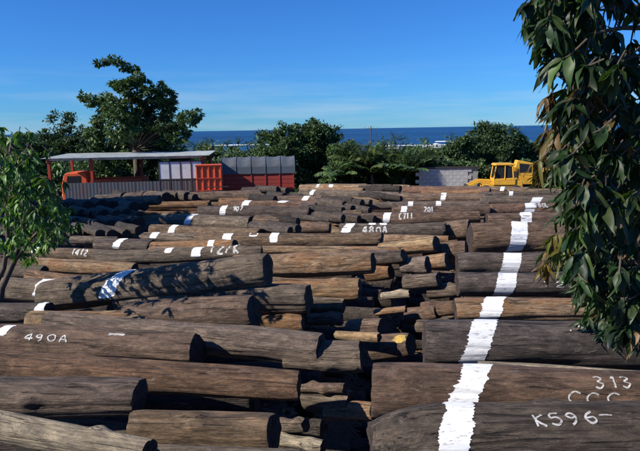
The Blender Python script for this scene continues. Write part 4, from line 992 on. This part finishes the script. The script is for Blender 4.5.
    L_([atY(670, 330, 4.9), atY(634, 270, 4.7), atY(630, 235, 4.65), atY(640, 190, 4.7), atY(650, 100, 4.9), Vector((4.4, 5.6, 6.4))], .045, .05)
    t.build('limb', paint('orange_bark', (.20, .10, .05), .85, .5), r, smooth=True)
    for tgt in [(560, 40, 4.3), (590, 90, 4.3), (565, 120, 4.35), (600, 180, 4.5), (575, 245, 4.4), (610, 300, 4.4), (600, 10, 4.5), (625, 60, 4.4)]:
        t = MB(); e_ = atY(*tgt); s_ = Vector((4.9, 6.0, 4.8)) if tgt[1] < 200 else Vector((5.0, 6.1, 3.6)); mid = s_.lerp(e_, .55) + Vector((0, 0, .35))
        L_([s_, s_.lerp(mid, .5) + Vector((0, 0, .1)), mid, mid.lerp(e_, .6) + Vector((0, 0, .05)), e_], .045, .008); t.build('branch', BARK, r, smooth=True)
mango()
def left_tree():
    q = random.Random(8); base = atZ(-12, 356, 1.0); base.z = ground(base.y) - .05
    Yb = base.y
    r = empty('young_tree', base, 0, 'young tree with thin leaning stems and fresh green leaflets at the left edge', 'tree')
    G = shapes_of([(.07, .15, .03), (.10, .19, .038), (.045, .10, .025), (.13, .22, .055)], .30, .3)
    sp = []
    def right_edge(py): return lerp_table([(120, 5), (135, 25), (150, 35), (170, 42), (190, 52), (205, 66), (220, 70), (232, 62), (245, 52), (262, 40), (275, 20)], py)
    for _ in range(350):
        py = q.triangular(122, 262, 190); re = right_edge(py); px = re - abs(q.gauss(0, 1)) * 42 - 2
        if px < -110: continue
        Y = Yb + q.uniform(-1.5, 1.2); sp.append((atY(px, py, Y), Vector((q.uniform(-.3, 1), q.uniform(-.9, .2), q.uniform(-.5, .2))), 0, q.uniform(.8, 1.1)))
    for px, py in [(68, 207), (60, 168), (78, 243 - 20), (50, 180), (64, 182), (47, 150), (30, 132), (56, 196), (72, 226), (40, 222), (60, 236), (56, 163)]:
        sp.append((atY(px, py, Yb - .5), Vector((1, -.3, -.2)), 0, 1))
    near_foliage(r, sp, .155, [G], .26, 300, 6, per=(7, 12), droop=.7)
    for pts, rr in (([(-12, 330), (2, 288), (14, 262), (22, 235), (28, 190)], .06), ([(-14, 330), (-8, 292), (4, 268), (8, 240), (5, 180), (12, 140)], .05), ([(14, 262), (30, 240), (48, 222), (60, 210)], .03), ([(22, 235), (36, 205), (48, 180)], .025)):
        P = [atY(a, b_, Yb) - base for a, b_ in pts]
        if pts[0][1] > 320: P[0] = Vector((0.05 * (len(P) - 4), 0, 0))
        MB().tube(P, [rr * (1 - .6 * i / (len(P) - 1)) for i in range(len(P))], 9).build('stem', BARK, r, smooth=True)
left_tree()
# unseen tree added left of the frame, its crown shaped to shade the left rows
def added_shade_tree():
    q = random.Random(4); O = Vector((-17.2, 18.2, ground(18) - .1)); r = empty('added_shade_tree', O, 0, 'added tree beyond the left edge, crown placed to shade the left rows', 'tree')
    cl = []
    tgt = [(x, y) for x in (15, 45, 75, 105, 135) for y in (212, 222, 232)]
    for px, py in tgt:
        P = atZ(px, py, 1.0); h = 7.0 + q.uniform(-.8, 1.2); C_ = P + SUN * (h / SUN.z) - O; cl.append((C_.x, C_.y, C_.z, 1.5))
    crown('crown', cl, 30000, .42, GREENS, FARLEAF, r, 44)
    t = MB(); m_ = sum((Vector(c[:3]) for c in cl), Vector()) / len(cl); fk = Vector((0.2, 0, 3.2)); t.tube([(0, 0, 0), fk], [.3, .22], 10)
    for c in cl[::2]: t.tube([fk, fk.lerp(Vector(c[:3]), .5) + Vector((0, 0, .4)), c[:3]], [.12, .08, .03], 7)
    t.build('trunk', BARK, r, smooth=True)
added_shade_tree()

# overlap debug
import os
if os.environ.get('LOGDBG'):
    from mathutils.geometry import intersect_line_line
    for i in range(len(LOGDBG)):
        for j in range(i):
            a0, a1, ra, la = LOGDBG[i]; b0, b1, rb, lb = LOGDBG[j]; best = 9
            for s_ in range(11):
                p = a0.lerp(a1, s_ / 10); d_ = (b1 - b0); t = max(0, min(1, (p - b0).dot(d_) / d_.dot(d_))); best = min(best, (p - (b0 + d_ * t)).length)
            if best < (ra + rb) * .85: print('OVL %.2f/%.2f %s | %s' % (best, ra + rb, la, lb))
